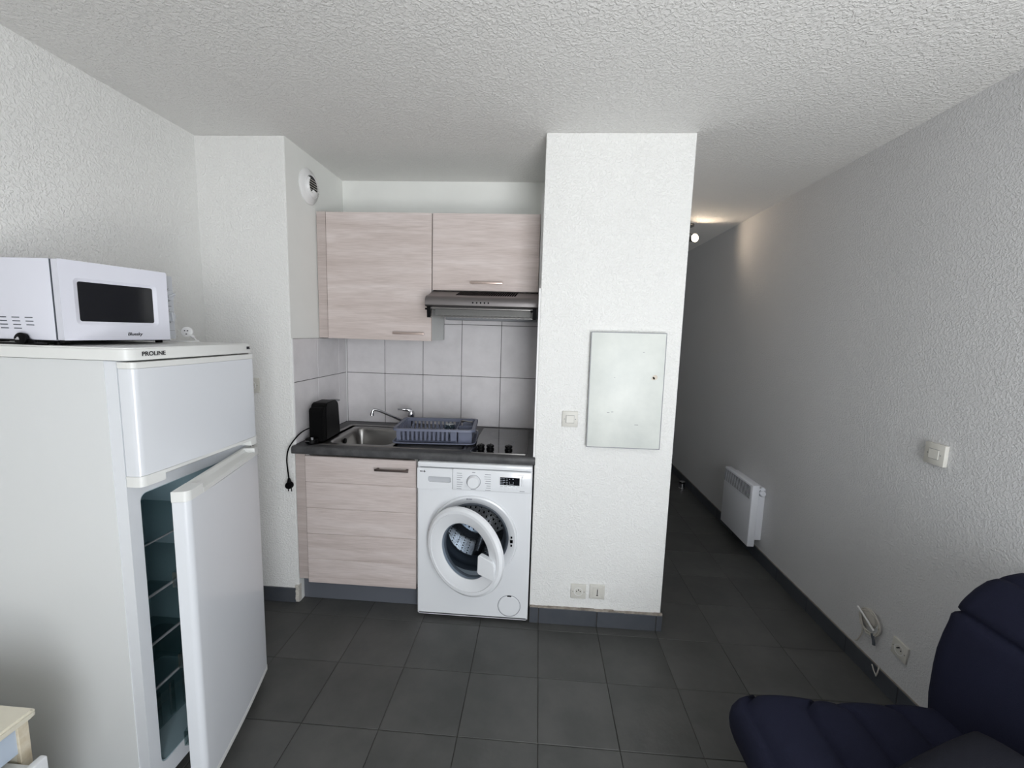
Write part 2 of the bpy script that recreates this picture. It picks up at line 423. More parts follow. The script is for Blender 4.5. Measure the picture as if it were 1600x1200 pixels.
s = skirt_run('baseboard_pillar', bmT, tl, top)
bm = nb(); box(bm, XP1, XP1 + 0.006, YP, YE, 0, 0.09); obj('grout_backing', bm, 'lgrout', s, 0)
tl = [(XL, -T - .002 + 0, Y1 - 0.0105, Y1 - 0.002, 0.001, 0.084), (-T + .002, XA - 0.014, Y1 - 0.0105, Y1 - 0.002, 0.001, 0.084)]
skirt_run('baseboard_stub', (XL, XA - 0.014, Y1 - 0.006, Y1, 0, 0.082), tl)
tl = [(XL + 0.002, XL + 0.0105, j * T + .002, min((j + 1) * T, Y1 - .012) - .002, 0.001, 0.084) for j in range(-10, 0)]
skirt_run('baseboard_left', (XL, XL + 0.007, YR, Y1, 0, 0.082), tl)
# broken plaster at the stub corner by the skirting
bm = nb()
for k in range(7):
    z = 0.004 + k * 0.014; box(bm, XA - 0.014 - random.uniform(0, .003), XA + 0.004, Y1 - random.uniform(.007, .012), Y1 + 0.02, z, z + 0.0145, 0.002, 1)
obj('plaster_break', bm, 'dirt', wst)

# alcove wall tiles --------------------------------------------------
bm = nb(); box(bm, XA + 0.012, XP0, YB + 0.0025, YB + 0.009, 0.86, 1.74); obj('grout_backing', bm, 'tgrout', wab, 0)
cols = [-0.097, 0.159, 0.415, 0.671, 0.928, XP0 - 0.009]
rows = [0.899, 1.231, 1.566, 1.74]
gg = 0.0015
for a, b in zip(cols, cols[1:]):
    for c, d in zip(rows, rows[1:]):
        o = put_tile(wab, 'tile', a + gg, b - gg, c + gg, d - gg, rot=(rad(90), 0, 0), loc=(a + gg, YB, c + gg))
bm = nb(); box(bm, XA + 0.0012, -0.0985, YB + 0.001, YB + 0.008, 0.899, 1.56); obj('corner_trim', bm, 'trim', wab, 0)
bm = nb(); box(bm, XA + 0.001, XA + 0.0035, Y1 + 0.012, YB + 0.004, 0.86, 1.461); obj('grout_backing', bm, 'tgrout', wst, 0)
ys = [0.101, 0.343, 0.600, YB - 0.001]
for a, b in zip(ys, ys[1:]):
    for c, d in ((0.899, 1.231), (1.231, 1.461)):
        bm = nb(); box(bm, XA + 0.002, XA + 0.007, a + gg, b - gg, c + gg, d - gg, 0.0012, 1); obj('tile', bm, 'tile', wst, 0)
bm = nb(); box(bm, XA + 0.0005, XA + 0.0075, 0.0925, 0.101, 0.899, 1.461, 0.001, 1); obj('edge_trim', bm, 'trim', wst)
bm = nb(); box(bm, XP0 - 0.003, XP0 - 0.001, 0.08, YB + 0.004, 0.86, 1.74); obj('grout_backing', bm, 'tgrout', wpi, 0)
for a, b in ((0.076, 0.343), (0.343, 0.600), (0.600, YB - 0.001)):
    for c, d in zip(rows, rows[1:]):
        bm = nb(); box(bm, XP0 - 0.0075, XP0 - 0.0022, a + gg, b - gg, c + gg, d - gg, 0.0012, 1); obj('tile', bm, 'tile', wpi, 0)
bm = nb(); box(bm, XP0 - 0.009, XP0, YP + 0.003, 0.076, 0.9, 1.742, 0.001, 1); obj('edge_trim', bm, 'trim', wpi)
bm = nb(); box(bm, XP0 - 0.012, XP0, 0.335, 0.366, 1.72, 2.262); struct('trim_1', bm, 'trim', 0)

# ------------------------------------------------------------------ kitchen
def bar_handle(parent, x0, x1, z, y, m, depth=0.028):
    bm = nb(); box(bm, x0, x1, y - depth, y - depth + 0.008, z - 0.006, z + 0.006, 0.002, 2)
    for xx in (x0 + 0.012, x1 - 0.012): box(bm, xx - 0.006, xx + 0.006, y - depth + 0.004, y, z - 0.005, z + 0.005, 0.001, 1)
    return obj('handle', bm, m, parent)

YU = 0.37
t = thing('wall_cabinet', 'tall pale ash wall cabinet left of the extractor hood', 'cabinet', (0.22, YU, 1.464), 'kitchen wall cabinets')
bm = nb()
box(bm, -0.055, 0.553, YU + 0.02, YB - 0.001, 1.466, 1.484); box(bm, -0.055, 0.553, YU + 0.02, YB - 0.001, 2.148, 2.166)
box(bm, -0.055, -0.037, YU + 0.02, YB - 0.001, 1.466, 2.166); box(bm, 0.537, 0.555, YU + 0.02, YB - 0.001, 1.466, 2.166)
box(bm, -0.055, 0.555, YB - 0.012, YB - 0.002, 1.466, 2.166)
obj('carcass', bm, 'white', t, 0)
bm = nb(); box(bm, -0.104, -0.053, YU, YU + 0.018, 1.464, 2.168, 0.001, 1); obj('filler_strip', bm, 'ashv', t)
bm = nb(); box(bm, -0.0505, 0.5545, YU, YU + 0.0185, 1.462, 2.167, 0.001, 1); d = obj('door', bm, 'ash', t)
bar_handle(d, 0.338, 0.518, 1.503, YU, 'pink')
t = thing('wall_cabinet', 'short pale ash wall cabinet directly above the extractor hood', 'cabinet', (0.86, YU, 1.748), 'kitchen wall cabinets')
bm = nb()
box(bm, 0.559, 1.157, YU + 0.02, YB - 0.001, 1.75, 1.768); box(bm, 0.559, 1.157, YU + 0.02, YB - 0.001, 2.148, 2.166)
box(bm, 0.559, 0.575, YU + 0.02, YB - 0.001, 1.75, 2.166); box(bm, 1.141, 1.157, YU + 0.02, YB - 0.001, 1.75, 2.166)
box(bm, 0.559, 1.157, YB - 0.012, YB - 0.002, 1.75, 2.166)
obj('carcass', bm, 'white', t, 0)
bm = nb(); box(bm, 0.5605, 1.1555, YU, YU + 0.0185, 1.750, 2.167, 0.001, 1); d = obj('door', bm, 'ash', t)
bar_handle(d, 0.777, 0.958, 1.793, YU, 'pink')

# extractor hood
HX0, HX1 = 0.563, 1.160
t = thing('extractor_hood', 'stainless steel extractor hood with glass visor under the short wall cabinet', 'extractor hood', (0.86, 0.45, 1.6))
prof = [(0.69, 1.744), (0.372, 1.744), (0.262, 1.712), (0.232, 1.708), (0.214, 1.700), (0.204, 1.688), (0.200, 1.673), (0.203, 1.658), (0.212, 1.650), (0.235, 1.647), (0.245, 1.652), (0.69, 1.612)]
bm = nb(); prism(bm, prof, 'x', HX0, HX1); obj('body', bm, 'hoodm', t, 30)
bm = nb()
sl = Vector((0, -0.110, -0.032)).normalized()
for k in range(26):
    xx = 0.716 + k * 0.0126; a = Vector((xx, 0.362, 1.7409)); b = a + sl * 0.088; X = None
    n_ = Vector((0, -0.28, 0.96)) * 0.0012
    p = [a + Vector((0.006, 0, 0)), a + Vector((0.0145, 0, 0)), b + Vector((0.0035, 0, 0)), b + Vector((-0.005, 0, 0))]
    vs = [bm.verts.new(q + n_) for q in p] + [bm.verts.new(q - n_) for q in p]
    bm.faces.new(vs[:4]); bm.faces.new(vs[4:][::-1])
    for q in range(4): bm.faces.new((vs[q], vs[(q + 1) % 4], vs[4 + (q + 1) % 4], vs[4 + q]))
obj('vent_slots', bm, 'dark', t, 0)
for k in range(5):
    bm = nb(); cyl(bm, (0.818 + k * 0.0205, 0.204, 1.673), (0.818 + k * 0.0205, 0.1975, 1.673), 0.0042, n=12); obj('button', bm, 'black', t)
bm = nb()
box(bm, 0.60, 1.12, 0.28, 0.62, 1.610, 1.640)
for k in range(22):
    xx = 0.615 + k * 0.0235; prism(bm, [(xx, 0.29), (xx + 0.006, 0.29), (xx + 0.026, 0.61), (xx + 0.018, 0.61)], 'z', 1.606, 1.612)
obj('grease_filter', bm, 'filt', t, 0)
bm = nb(); box(bm, 0.585, 1.152, 0.60, 0.69, 1.592, 1.618, 0.003, 1); obj('light_cover', bm, 'grey', t)
bm = nb(); prism(bm, [(0.222, 1.644), (0.226, 1.645), (0.218, 1.597), (0.214, 1.597)], 'x', 0.590, 1.150); v = obj('visor', bm, 'visor', t, 0)
bm = nb(); box(bm, 0.590, 1.150, 0.218, 0.228, 1.640, 1.645); box(bm, 0.590, 1.150, 0.213, 0.219, 1.5955, 1.598); obj('visor_rail', bm, 'steel', v, 0)
for xx in (0.573, 1.132):
    bm = nb(); prism(bm, [(0.206, 1.650), (0.236, 1.650), (0.232, 1.625), (0.224, 1.592), (0.208, 1.592), (0.205, 1.625)], 'x', xx, xx + 0.018); box(bm, xx - 0.012, xx + 0.004, 0.21, 0.228, 1.632, 1.642, 0.002, 1); obj('bracket', bm, 'black', t)

# worktop, with a cut-out for the sink bowl
t = thing('worktop', 'charcoal stone-effect worktop with rounded front edge over cabinet and washer', 'worktop', (0.53, 0.4, 0.858))
bm = nb()
ZT0, ZT1 = 0.859, 0.899; YF = 0.055
SX0, SX1, SY0, SY1 = 0.015, 0.405, 0.135, 0.565
edge = [(SY0, ZT1), (YF + 0.012, ZT1), (YF + 0.0045, ZT1 - 0.0035), (YF, ZT1 - 0.011), (YF, ZT0 + 0.006), (YF + 0.004, ZT0 + 0.001), (YF + 0.01, ZT0), (SY0, ZT0)]
prism(bm, edge, 'x', -0.106, 1.1735)
box(bm, -0.102, SX0, SY0, YB - 0.002, ZT0, ZT1); box(bm, SX1, 1.161, SY0, YB - 0.002, ZT0, ZT1); box(bm, SX0, SX1, SY1, YB - 0.002, ZT0, ZT1)
bmesh.ops.remove_doubles(bm, verts=bm.verts, dist=0.0001)
obj('worktop_board', bm, 'top', t, 50)

# base cabinet
YD = 0.078
t = thing('base_cabinet', 'pale ash sink base cabinet with grooved door, left of washing machine', 'cabinet', (0.22, YD, 0))
bm = nb()
box(bm, -0.05, -0.034, YD + 0.02, 0.66, 0.13, 0.858); box(bm, 0.540, 0.556, YD + 0.02, 0.66, 0.13, 0.858); box(bm, -0.05, 0.556, YD + 0.02, 0.66, 0.13, 0.146)
box(bm, -0.05, 0.556, 0.65, 0.66, 0.13, 0.858); box(bm, -0.03, -0.0, 0.3, 0.33, 0, 0.13); box(bm, 0.50, 0.53, 0.3, 0.33, 0, 0.13)
obj('carcass', bm, 'white', t, 0)
bm = nb(); box(bm, -0.102, -0.050, YD + 0.006, YD + 0.022, 0.146, 0.857, 0.001, 1); obj('filler_strip', bm, 'ashv', t)
bm = nb(); box(bm, -0.046, 0.553, YD + 0.008, YD + 0.019, 0.128, 0.845); d = obj('door', bm, 'ash', t)
zs = [0.128, 0.268, 0.413, 0.558, 0.702, 0.845]
for a, b in zip(zs, zs[1:]):
    bm = nb(); box(bm, -0.0465, 0.5535, YD, YD + 0.009, a + 0.0004, b - 0.0004, 0.0022, 1); obj('panel', bm, 'ash', d, 0)
bar_handle(d, 0.340, 0.520, 0.795, YD, 'bronze', 0.03)
bm = nb(); box(bm, -0.104, 0.566, 0.132, 0.148, 0.002, 0.146, 0.001, 1); obj('plinth', bm, 'zinc', t)

# sink: one pressed sheet
t = thing('sink', 'stainless steel sink with bowl and ridged drainer set into worktop', 'sink', (0.4, 0.35, 0.90))
def smooth(a, b, x):
    q = max(0, min(1, (x - a) / (b - a))); return q * q * (3 - 2 * q)
def sd_rr(x, y, cx, cy, hw, hh, r):
    qx, qy = abs(x - cx) - hw + r, abs(y - cy) - hh + r
    return math.hypot(max(qx, 0), max(qy, 0)) + min(max(qx, qy), 0) - r
def zsink(x, y):
    z = 0.903
    e = sd_rr(x, y, 0.385, 0.365, 0.42, 0.245, 0.03); z -= 0.004 * smooth(-0.006, 0, e)
    z -= 0.004 * (1 - smooth(-0.022, -0.012, e))
    d = sd_rr(x, y, 0.21, 0.348, 0.172, 0.190, 0.055); z -= 0.145 * (1 - smooth(-0.045, 0.002, d)) ** 1.0
    dr = sd_rr(x, y, 0.60, 0.345, 0.175, 0.20, 0.03)
    if dr < 0: z -= 0.004 * (1 - smooth(-0.01, 0, dr)); z += 0.0022 * (math.sin((y - 0.16) * 2 * PI / 0.031)) * (1 - smooth(-0.03, -0.01, dr))
    return z
bm = nb(); NX, NY = 150, 92; gv = []
for i in range(NX + 1):
    gx = -0.035 + 0.84 * i / NX; gv.append([bm.verts.new((gx, 0.12 + 0.49 * j / NY, zsink(gx, 0.12 + 0.49 * j / NY))) for j in range(NY + 1)])
for i in range(NX):
    for j in range(NY): bm.faces.new((gv[i][j], gv[i + 1][j], gv[i + 1][j + 1], gv[i][j + 1]))
obj('basin', bm, 'steel', t, 60)
bm = nb(); lathe(bm, [(0, 0.003), (0.030, 0.003), (0.038, 0.002), (0.042, 0.0)], (0.21, 0.35, 0.7545), (0, 0, 1), 28); dn = obj('drain', bm, 'chrome', t)
bm = nb()
for k in range(6): a = k * PI / 3; cyl(bm, (0.21 + 0.018 * math.cos(a), 0.35 + 0.018 * math.sin(a), 0.757), (0.21 + 0.018 * math.cos(a), 0.35 + 0.018 * math.sin(a), 0.7583), 0.005, n=10)
obj('drain_holes', bm, 'dark', dn)
bm = nb(); cyl(bm, (0.052, 0.33, 0.865), (0.060, 0.33, 0.865), 0.016, n=20); obj('overflow', bm, 'black', t)

# tap
t = thing('mixer_tap', 'chrome mixer tap with long angled spout behind the sink', 'tap', (0.372, 0.585, 0.902))
bm = nb(); lathe(bm, [(0, 0), (0.026, 0), (0.026, 0.006), (0.021, 0.012), (0.020, 0.06), (0.022, 0.075), (0.0225, 0.095), (0.018, 0.108), (0.0, 0.113)], (0.372, 0.585, 0.902), (0, 0, 1), 28); obj('tap_body', bm, 'chrome', t)
bm = nb(); tube(bm, [(0.372, 0.575, 0.935), (0.335, 0.548, 0.950), (0.27, 0.500, 0.992), (0.215, 0.462, 1.026), (0.190, 0.446, 1.034), (0.180, 0.440, 1.030), (0.177, 0.438, 1.012)], 0.0085, 12, 6)
cyl(bm, (0.177, 0.438, 1.018), (0.176, 0.437, 1.000), 0.0105, n=16); obj('spout', bm, 'chrome', t)
bm = nb(); tube(bm, [(0.372, 0.585, 1.010), (0.352, 0.575, 1.018), (0.318, 0.553, 1.024), (0.300, 0.540, 1.026)], [0.013, 0.011, 0.007, 0.006], 12, 4); obj('lever', bm, 'chrome', t)

# dish rack
RX = Matrix.Translation((0.606, 0.335, 0.9045)) @ Matrix.Rotation(rad(5.0), 4, 'Z')
t = thing('dish_rack', 'slate-blue plastic dish rack with drip tray on the sink drainer', 'dish rack', (0.606, 0.335, 0.9045))
bm = nb()
prism(bm, rrect(0, 0, 0.40, 0.27, 0.03), 'z', 0.0, 0.003, RX)
o1, o2 = rrect(0, 0, 0.405, 0.275, 0.03), rrect(0, 0, 0.448, 0.318, 0.04)
A = [bm.verts.new(RX @ Vector((p[0], p[1], 0.001))) for p in o1]; B = [bm.verts.new(RX @ Vector((p[0], p[1], 0.012))) for p in o2]
n = len(A)
for i in range(n): bm.faces.new((A[i], A[(i + 1) % n], B[(i + 1) % n], B[i]))
ringframe(bm, rrect(0, 0, 0.456, 0.326, 0.042), rrect(0, 0, 0.446, 0.316, 0.04), 'z', 0.009, 0.014, RX)
obj('drip_tray', bm, 'rack', t)
bm = nb(); ringframe(bm, rrect(0, 0, 0.448, 0.312, 0.035), rrect(0, 0, 0.412, 0.276, 0.022), 'z', 0.083, 0.088, RX)
ringframe(bm, rrect(0, 0, 0.450, 0.314, 0.036), rrect(0, 0, 0.444, 0.308, 0.034), 'z', 0.076, 0.088, RX); obj('rim', bm, 'rack', t)
def wallslat(side, u0, u1, z0=0.012, z1=0.084):
    bm = nb(); top_, bot = 0.138, 0.128
    if side == 'f': vs = [(u0, -bot, z0), (u1, -bot, z0), (u1, -top_, z1), (u0, -top_, z1)]; off = Vector((0, 0.0028, 0))
    if side == 'b': vs = [(u1, bot, z0), (u0, bot, z0), (u0, top_, z1), (u1, top_, z1)]; off = Vector((0, -0.0028, 0))
    if side == 'l': vs = [(-0.196, u1, z0), (-0.196, u0, z0), (-0.206, u0, z1), (-0.206, u1, z1)]; off = Vector((0.0028, 0, 0))
    if side == 'r': vs = [(0.196, u0, z0), (0.196, u1, z0), (0.206, u0 if 0 else u1, z1), (0.206, u0, z1)]; vs = [(0.196, u0, z0), (0.196, u1, z0), (0.206, u1, z1), (0.206, u0, z1)]; off = Vector((-0.0028, 0, 0))
    a = [bm.verts.new(RX @ Vector(v)) for v in vs]; b = [bm.verts.new(RX @ (Vector(v) + off)) for v in vs]
    bm.faces.new(a); bm.faces.new(b[::-1])
    for i in range(4): bm.faces.new((a[i], a[(i + 1) % 4], b[(i + 1) % 4], b[i]))
    return bm
def join(bms):
    out = nb()
    for b in bms:
        me = bpy.data.meshes.new('x'); b.to_mesh(me); b.free(); out.from_mesh(me); bpy.data.meshes.remove(me)
    return out
sl = []
for side in ('f', 'b'):
    sl += [wallslat(side, -0.205, -0.182)] + [wallslat(side, -0.172 + k * 0.0235, -0.172 + k * 0.0235 + 0.0115) for k in range(11)] + [wallslat(side, 0.088, 0.118), wallslat(side, 0.131, 0.205)]
    sl += [wallslat(side, -0.205, 0.118, 0.010, 0.020), wallslat(side, -0.205, 0.118, 0.072, 0.085)]
sl += [wallslat('l', -0.136 + k * 0.03, -0.136 + k * 0.03 + 0.016) for k in range(9)] + [wallslat('l', -0.137, 0.137, 0.01, 0.02)]
sl += [wallslat('r', -0.136, 0.136)]
obj('basket_wall', join(sl), 'rack', t, 0)
bm = nb()
for k in range(15): yy = -0.125 + k * 0.0178; box(bm, -0.195, 0.118, yy, yy + 0.006, 0.010, 0.014, X=RX)
for k in range(12): xx = -0.19 + k * 0.028; box(bm, xx, xx + 0.005, -0.125, 0.125, 0.008, 0.011, X=RX)
obj('basket_floor', bm, 'rack', t, 0)
bm = nb()
for yy in (-0.055, 0.055):
    for k in range(11): xx = -0.155 + k * 0.0245; lathe(bm, [(0.007, 0), (0.0065, 0.045), (0.004, 0.056), (0, 0.059)], (xx, yy, 0.013), (0, 0, 1), 8, RX)
obj('plate_pegs', bm, 'rack', t)
bm = nb(); box(bm, 0.118, 0.122, -0.133, 0.133, 0.012, 0.083, X=RX); box(bm, 0.122, 0.198, -0.002, 0.002, 0.012, 0.078, X=RX); box(bm, 0.122, 0.198, -0.13, 0.13, 0.008, 0.012, X=RX); obj('cutlery_box', bm, 'rack', t, 0)

def tumbler(p, lab):
    q = thing('drinking_glass', lab, 'glass', p)
    bm = nb(); c = (p[0], p[1], p[2]); lathe(bm, [(0.031, 0), (0.030, 0.035), (0.026, 0.066), (0.0, 0.068), (0.0, 0.063), (0.023, 0.061), (0.0275, 0.035), (0.0285, 0)], c, (0, 0, 1), 28, closed=False)
    obj('glass_wall', bm, 'glass', q)
tumbler(tuple(RX @ Vector((0.068, 0.0, 0.020))), 'small clear glass upside down in the dish rack')
q = thing('fork', 'steel cutlery lying across the cutlery end of the dish rack', 'cutlery', tuple(RX @ Vector((0.16, 0.03, 0.06))))
bm = nb(); P_ = [RX @ Vector(v) for v in ((0.130, 0.07, 0.088), (0.150, 0.055, 0.094), (0.175, 0.05, 0.091), (0.196, 0.045, 0.091))]
tube(bm, P_, [0.006, 0.004, 0.003, 0.005], 8, 5); obj('cutlery_shaft', bm, 'steel', q)

# hob
t = thing('hob', 'black ceramic two-zone hob beside the dish rack', 'hob', (0.98, 0.36, 0.9))
bm = nb(); prism(bm, rrect(0.980, 0.362, 0.290, 0.540, 0.008), 'z', 0.8995, 0.9045); h_ = obj('glass_plate', bm, 'bglass', t)
bm = nb(); ringframe(bm, rrect(0.980, 0.362, 0.294, 0.544, 0.009), rrect(0.980, 0.362, 0.289, 0.539, 0.008), 'z', 0.899, 0.9052); obj('edge_strip', bm, 'steel', t)
for cy, r in ((0.305, 0.073), (0.50, 0.09)):
    bm = nb(); lathe(bm, [(r - 0.0015, 0), (r, 0), (r, 0.0003), (r - 0.0015, 0.0003)], (0.98, cy, 0.9045), (0, 0, 1), 48, closed=True); obj('heating_zone', bm, 'grey', t)
for xx in (0.882, 0.932, 1.030):
    bm = nb(); lathe(bm, [(0, 0), (0.021, 0), (0.021, 0.006), (0.0165, 0.009), (0.0165, 0.012), (0.0205, 0.016), (0.0205, 0.021), (0.018, 0.024), (0, 0.024)], (xx, 0.155, 0.9045), (0, 0, 1), 24)
    box(bm, xx - 0.004, xx + 0.004, 0.136, 0.174, 0.925, 0.932, 0.002, 1); obj('knob', bm, 'black', t)

# coffee machine
CM = Matrix.Translation((-0.024, 0.250, 0.9045)) @ Matrix.Rotation(rad(3.7), 4, 'Z')
t = thing('coffee_machine', 'slim black coffee machine with rounded top beside the sink', 'coffee machine', (-0.024, 0.250, 0.9045))
def side_prof(y0, y1, h, r0, r1, k=6, sh=0.0):
    p = [(y0, 0), (y1, 0)]
    p += [(y1 - sh - r1 + r1 * math.cos(a), h - r1 + r1 * math.sin(a)) for a in [PI / 2 * i / k for i in range(k + 1)]]
    p += [(y0 + r0 - r0 * math.sin(a), h - r0 + r0 * math.cos(a)) for a in [PI / 2 * i / k for i in range(k + 1)]]
    return p
def soft(bm, o=0.006):
    bmesh.ops.bevel(bm, geom=[e for e in bm.edges if e.calc_face_angle(0) > 1.2], offset=o, segments=3, affect='EDGES')
bm = nb(); prism(bm, side_prof(-0.072, 0.118, 0.207, 0.028, 0.045, sh=0.018), 'x', -0.042, 0.042, CM); soft(bm); obj('housing', bm, 'black', t)
bm = nb(); prism(bm, side_prof(-0.104, -0.070, 0.186, 0.022, 0.004), 'x', -0.038, 0.038, CM); soft(bm, 0.004); obj('brew_head', bm, 'blackm', t)
bm = nb(); lathe(bm, [(0, 0), (0.030, 0), (0.034, 0.004), (0.034, 0.022), (0.030, 0.026), (0, 0.026)], (-0.012, -0.128, 0.0), (0, 0, 1), 28, CM); dt = obj('drip_tray', bm, 'black', t)
bm = nb(); box(bm, -0.034, -0.010, -0.162, -0.158, 0.016, 0.019, X=CM); obj('chrome_inlay', bm, 'chrome', dt)
bm = nb(); cyl(bm, (0.000, -0.152, 0.012), (0.000, -0.152, 0.036), 0.006, n=14, X=CM); obj('spigot', bm, 'grey', dt)
bm = nb(); prism(bm, rrect(0.012, 0.108, 0.06, 0.075, 0.03), 'z', 0.192, 0.196, CM); obj('tank_lid', bm, 'grey', t)
bm = nb(); tube(bm, [(-0.065, 0.20, 0.975), (-0.082, 0.12, 0.962), (-0.097, 0.06, 0.925), (-0.112, 0.040, 0.885), (-0.123, 0.042, 0.83), (-0.122, 0.046, 0.77), (-0.118, 0.046, 0.72)], 0.0035, 8, 8); cd = obj('power_cord', bm, 'blackm', t)
bm = nb(); cyl(bm, (-0.118, 0.047, 0.728), (-0.118, 0.047, 0.705), 0.006, 0.011, n=14); lathe(bm, [(0, -0.016), (0.015, -0.016), (0.019, -0.008), (0.019, 0.008), (0.015, 0.014), (0, 0.014)], (-0.118, 0.049, 0.690), (0, 1, 0), 22)
for dx in (-0.009, 0.009): cyl(bm, (-0.116 + dx, 0.047, 0.676), (-0.113 + dx, 0.045, 0.658), 0.0024, n=8)
obj('plug', bm, 'blackm', cd)

# ------------------------------------------------------------------ washing machine
WX0_, WX1_, WY = 0.571, 1.1625, 0.045
t = thing('washing_machine', 'white front-loading washing machine with porthole door ajar', 'washing machine', (0.867, WY, 0))
cx, cz, RO = 0.864, 0.457, 0.228
bm = nb()
# front sheet with a round opening
N = 64; ro = 0.205
outer = []; rx0, rx1, rz0, rz1 = WX0_ + .006, WX1_ - .006, 0.020, 0.716
for i in range(N):
    a = 2 * PI * i / N; dx, dz = math.cos(a), math.sin(a); s_ = 1e9
    for lim, dd, c0 in ((rx1, dx, cx), (rx0, dx, cx), (rz1, dz, cz), (rz0, dz, cz)):
        if abs(dd) > 1e-9:
            q = (lim - c0) / dd
            if q > 0: s_ = min(s_, q)
    outer.append([cx + dx * s_, cz + dz * s_])
for cxn, czn in ((rx0, rz0), (rx1, rz0), (rx0, rz1), (rx1, rz1)):
    k = min(range(N), key=lambda i: (outer[i][0] - cxn) ** 2 + (outer[i][1] - czn) ** 2); outer[k] = [cxn, czn]
inner = [(cx + ro * math.cos(2 * PI * i / N), cz + ro * math.sin(2 * PI * i / N)) for i in range(N)]
ringframe(bm, outer, inner, 'y', WY, WY + 0.012)
obj('front_panel', bm, 'enamel', t, 20)
bm = nb()
box(bm, WX0_, WX0_ + 0.012, WY + 0.006, 0.60, 0.02, 0.826); box(bm, WX1_ - 0.012, WX1_, WY + 0.006, 0.60, 0.02, 0.826); box(bm, WX0_, WX1_, 0.59, 0.60, 0.02, 0.826); box(bm, WX0_, WX1_, WY + 0.006, 0.60, 0.018, 0.03)
for xx in (WX0_, WX1_ - 0.014): box(bm, xx, xx + 0.014, WY + 0.001, WY + 0.02, 0.016, 0.83, 0.006, 3)
box(bm, WX0_ + 0.008, WX1_ - 0.008, WY, WY + 0.02, 0.016, 0.026)
obj('cabinet_shell', bm, 'enamel', t)
for xx in (WX0_ + 0.05, WX1_ - 0.05):
    for yy in (0.09, 0.55): bm = nb(); cyl(bm, (xx, yy, 0), (xx, yy, 0.02), 0.02, n=16); obj('foot', bm, 'black', t)
bm = nb(); box(bm, WX0_ + .001, WX1_ - .001, WY - 0.004, 0.60, 0.829, 0.8555, 0.006, 3); obj('lid', bm, 'enamel', t)
bm = nb(); box(bm, 0.7545, WX1_ - .002, WY - 0.010, WY + 0.02, 0.716, 0.826, 0.006, 3); cp = obj('control_panel', bm, 'enamel', t)
bm = nb()
yp = WY - 0.010
ringframe(bm, rrect(0.6635, 0.7712, 0.181, 0.109, 0.004), rrect(0.688, 0.768, 0.118, 0.030, 0.008), 'y', yp, yp + 0.02); dr = obj('detergent_drawer', bm, 'enamel', t)
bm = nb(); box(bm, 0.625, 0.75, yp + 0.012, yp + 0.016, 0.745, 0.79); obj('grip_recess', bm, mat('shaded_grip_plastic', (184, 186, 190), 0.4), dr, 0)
# print, dial, display
bm = nb(); box(bm, 0.588, 0.593, yp - 0.0006, yp, 0.805, 0.811); box(bm, 0.5945, 0.5995, yp - 0.0006, yp, 0.805, 0.811); box(bm, 0.604, 0.616, yp - 0.0006, yp, 0.8065, 0.8095); box(bm, 0.6085, 0.6115, yp - 0.0006, yp, 0.802, 0.814)
lg = obj('logo', bm, 'ink', dr, 0); lg['kind'] = 'stuff'
bm = nb(); lathe(bm, [(0, 0.022), (0.027, 0.022), (0.030, 0.018), (0.031, 0.004), (0.034, 0)], (0.864, yp, 0.757 + 0.008), (0, -1, 0), 40); dl = obj('programme_dial', bm, 'enamel', cp)
bm = nb(); lathe(bm, [(0.0345, 0), (0.0362, 0), (0.0362, 0.0006), (0.0345, 0.0006)], (0.864, yp, 0.765), (0, -1, 0), 40, closed=True); obj('dial_ring', bm, 'greyink', dl)
random.seed(5)
bm = nb()
for k in range(8):
    zz = 0.806 - k * 0.0118; wd = random.uniform(0.018, 0.03); box(bm, 0.778, 0.778 + wd, yp - 0.0005, yp, zz, zz + 0.0022)
    wd = random.uniform(0.02, 0.034); box(bm, 0.952 - wd, 0.952, yp - 0.0005, yp, zz - 0.001, zz + 0.0012)
box(bm, 0.856, 0.872, yp - 0.0005, yp, 0.8125, 0.815); box(bm, 0.850, 0.876, yp - 0.0005, yp, 0.7235, 0.726); box(bm, 1.085, 1.12, yp - 0.0005, yp, 0.812, 0.8135); box(bm, 1.10, 1.125, yp - 0.0005, yp, 0.7255, 0.728)
for k in range(5): xx = 1.0 + k * 0.021; box(bm, xx, xx + 0.014, yp - 0.0005, yp, 0.7495, 0.751)
obj('panel_print', bm, 'greyink', cp, 0)
bm = nb(); box(bm, 0.999, 1.0985, yp - 0.0012, yp + .002, 0.7555, 0.796, 0.001, 1); ds = obj('display', bm, 'mwin', cp)
bm = nb()
for k in range(4):
    zz = 0.789 - k * 0.0088; box(bm, 1.003, 1.0065, yp - 0.0018, yp - .001, zz - .002, zz + .0015); box(bm, 1.012, 1.012 + (0.012, 0.013, 0.014, 0.006)[k], yp - 0.0018, yp - .001, zz - .001, zz + .0008); box(bm, 1.031, 1.038, yp - 0.0018, yp - .001, zz - .001, zz + .0012)
box(bm, 1.045, 1.050, yp - 0.0018, yp - .001, 0.787, 0.790); box(bm, 1.062, 1.068, yp - 0.0018, yp - .001, 0.787, 0.791)
for xx in (1.046, 1.066): box(bm, xx, xx + 0.0012, yp - 0.0018, yp - .001, 0.762, 0.775)
box(bm, 1.046, 1.067, yp - 0.0018, yp - .001, 0.7615, 0.7625)
obj('display_print', bm, 'whiteink', ds, 0)
for k in range(5):
    xx = 1.0 + k * 0.021; bm = nb(); box(bm, xx, xx + 0.015, yp - 0.003, yp + .002, 0.734, 0.7465, 0.001, 1); obj('button', bm, 'enamel', cp)
bm = nb(); box(bm, 1.108, 1.119, yp - 0.006, yp + .002, 0.752, 0.806, 0.003, 2); obj('power_button', bm, 'enamel', cp)
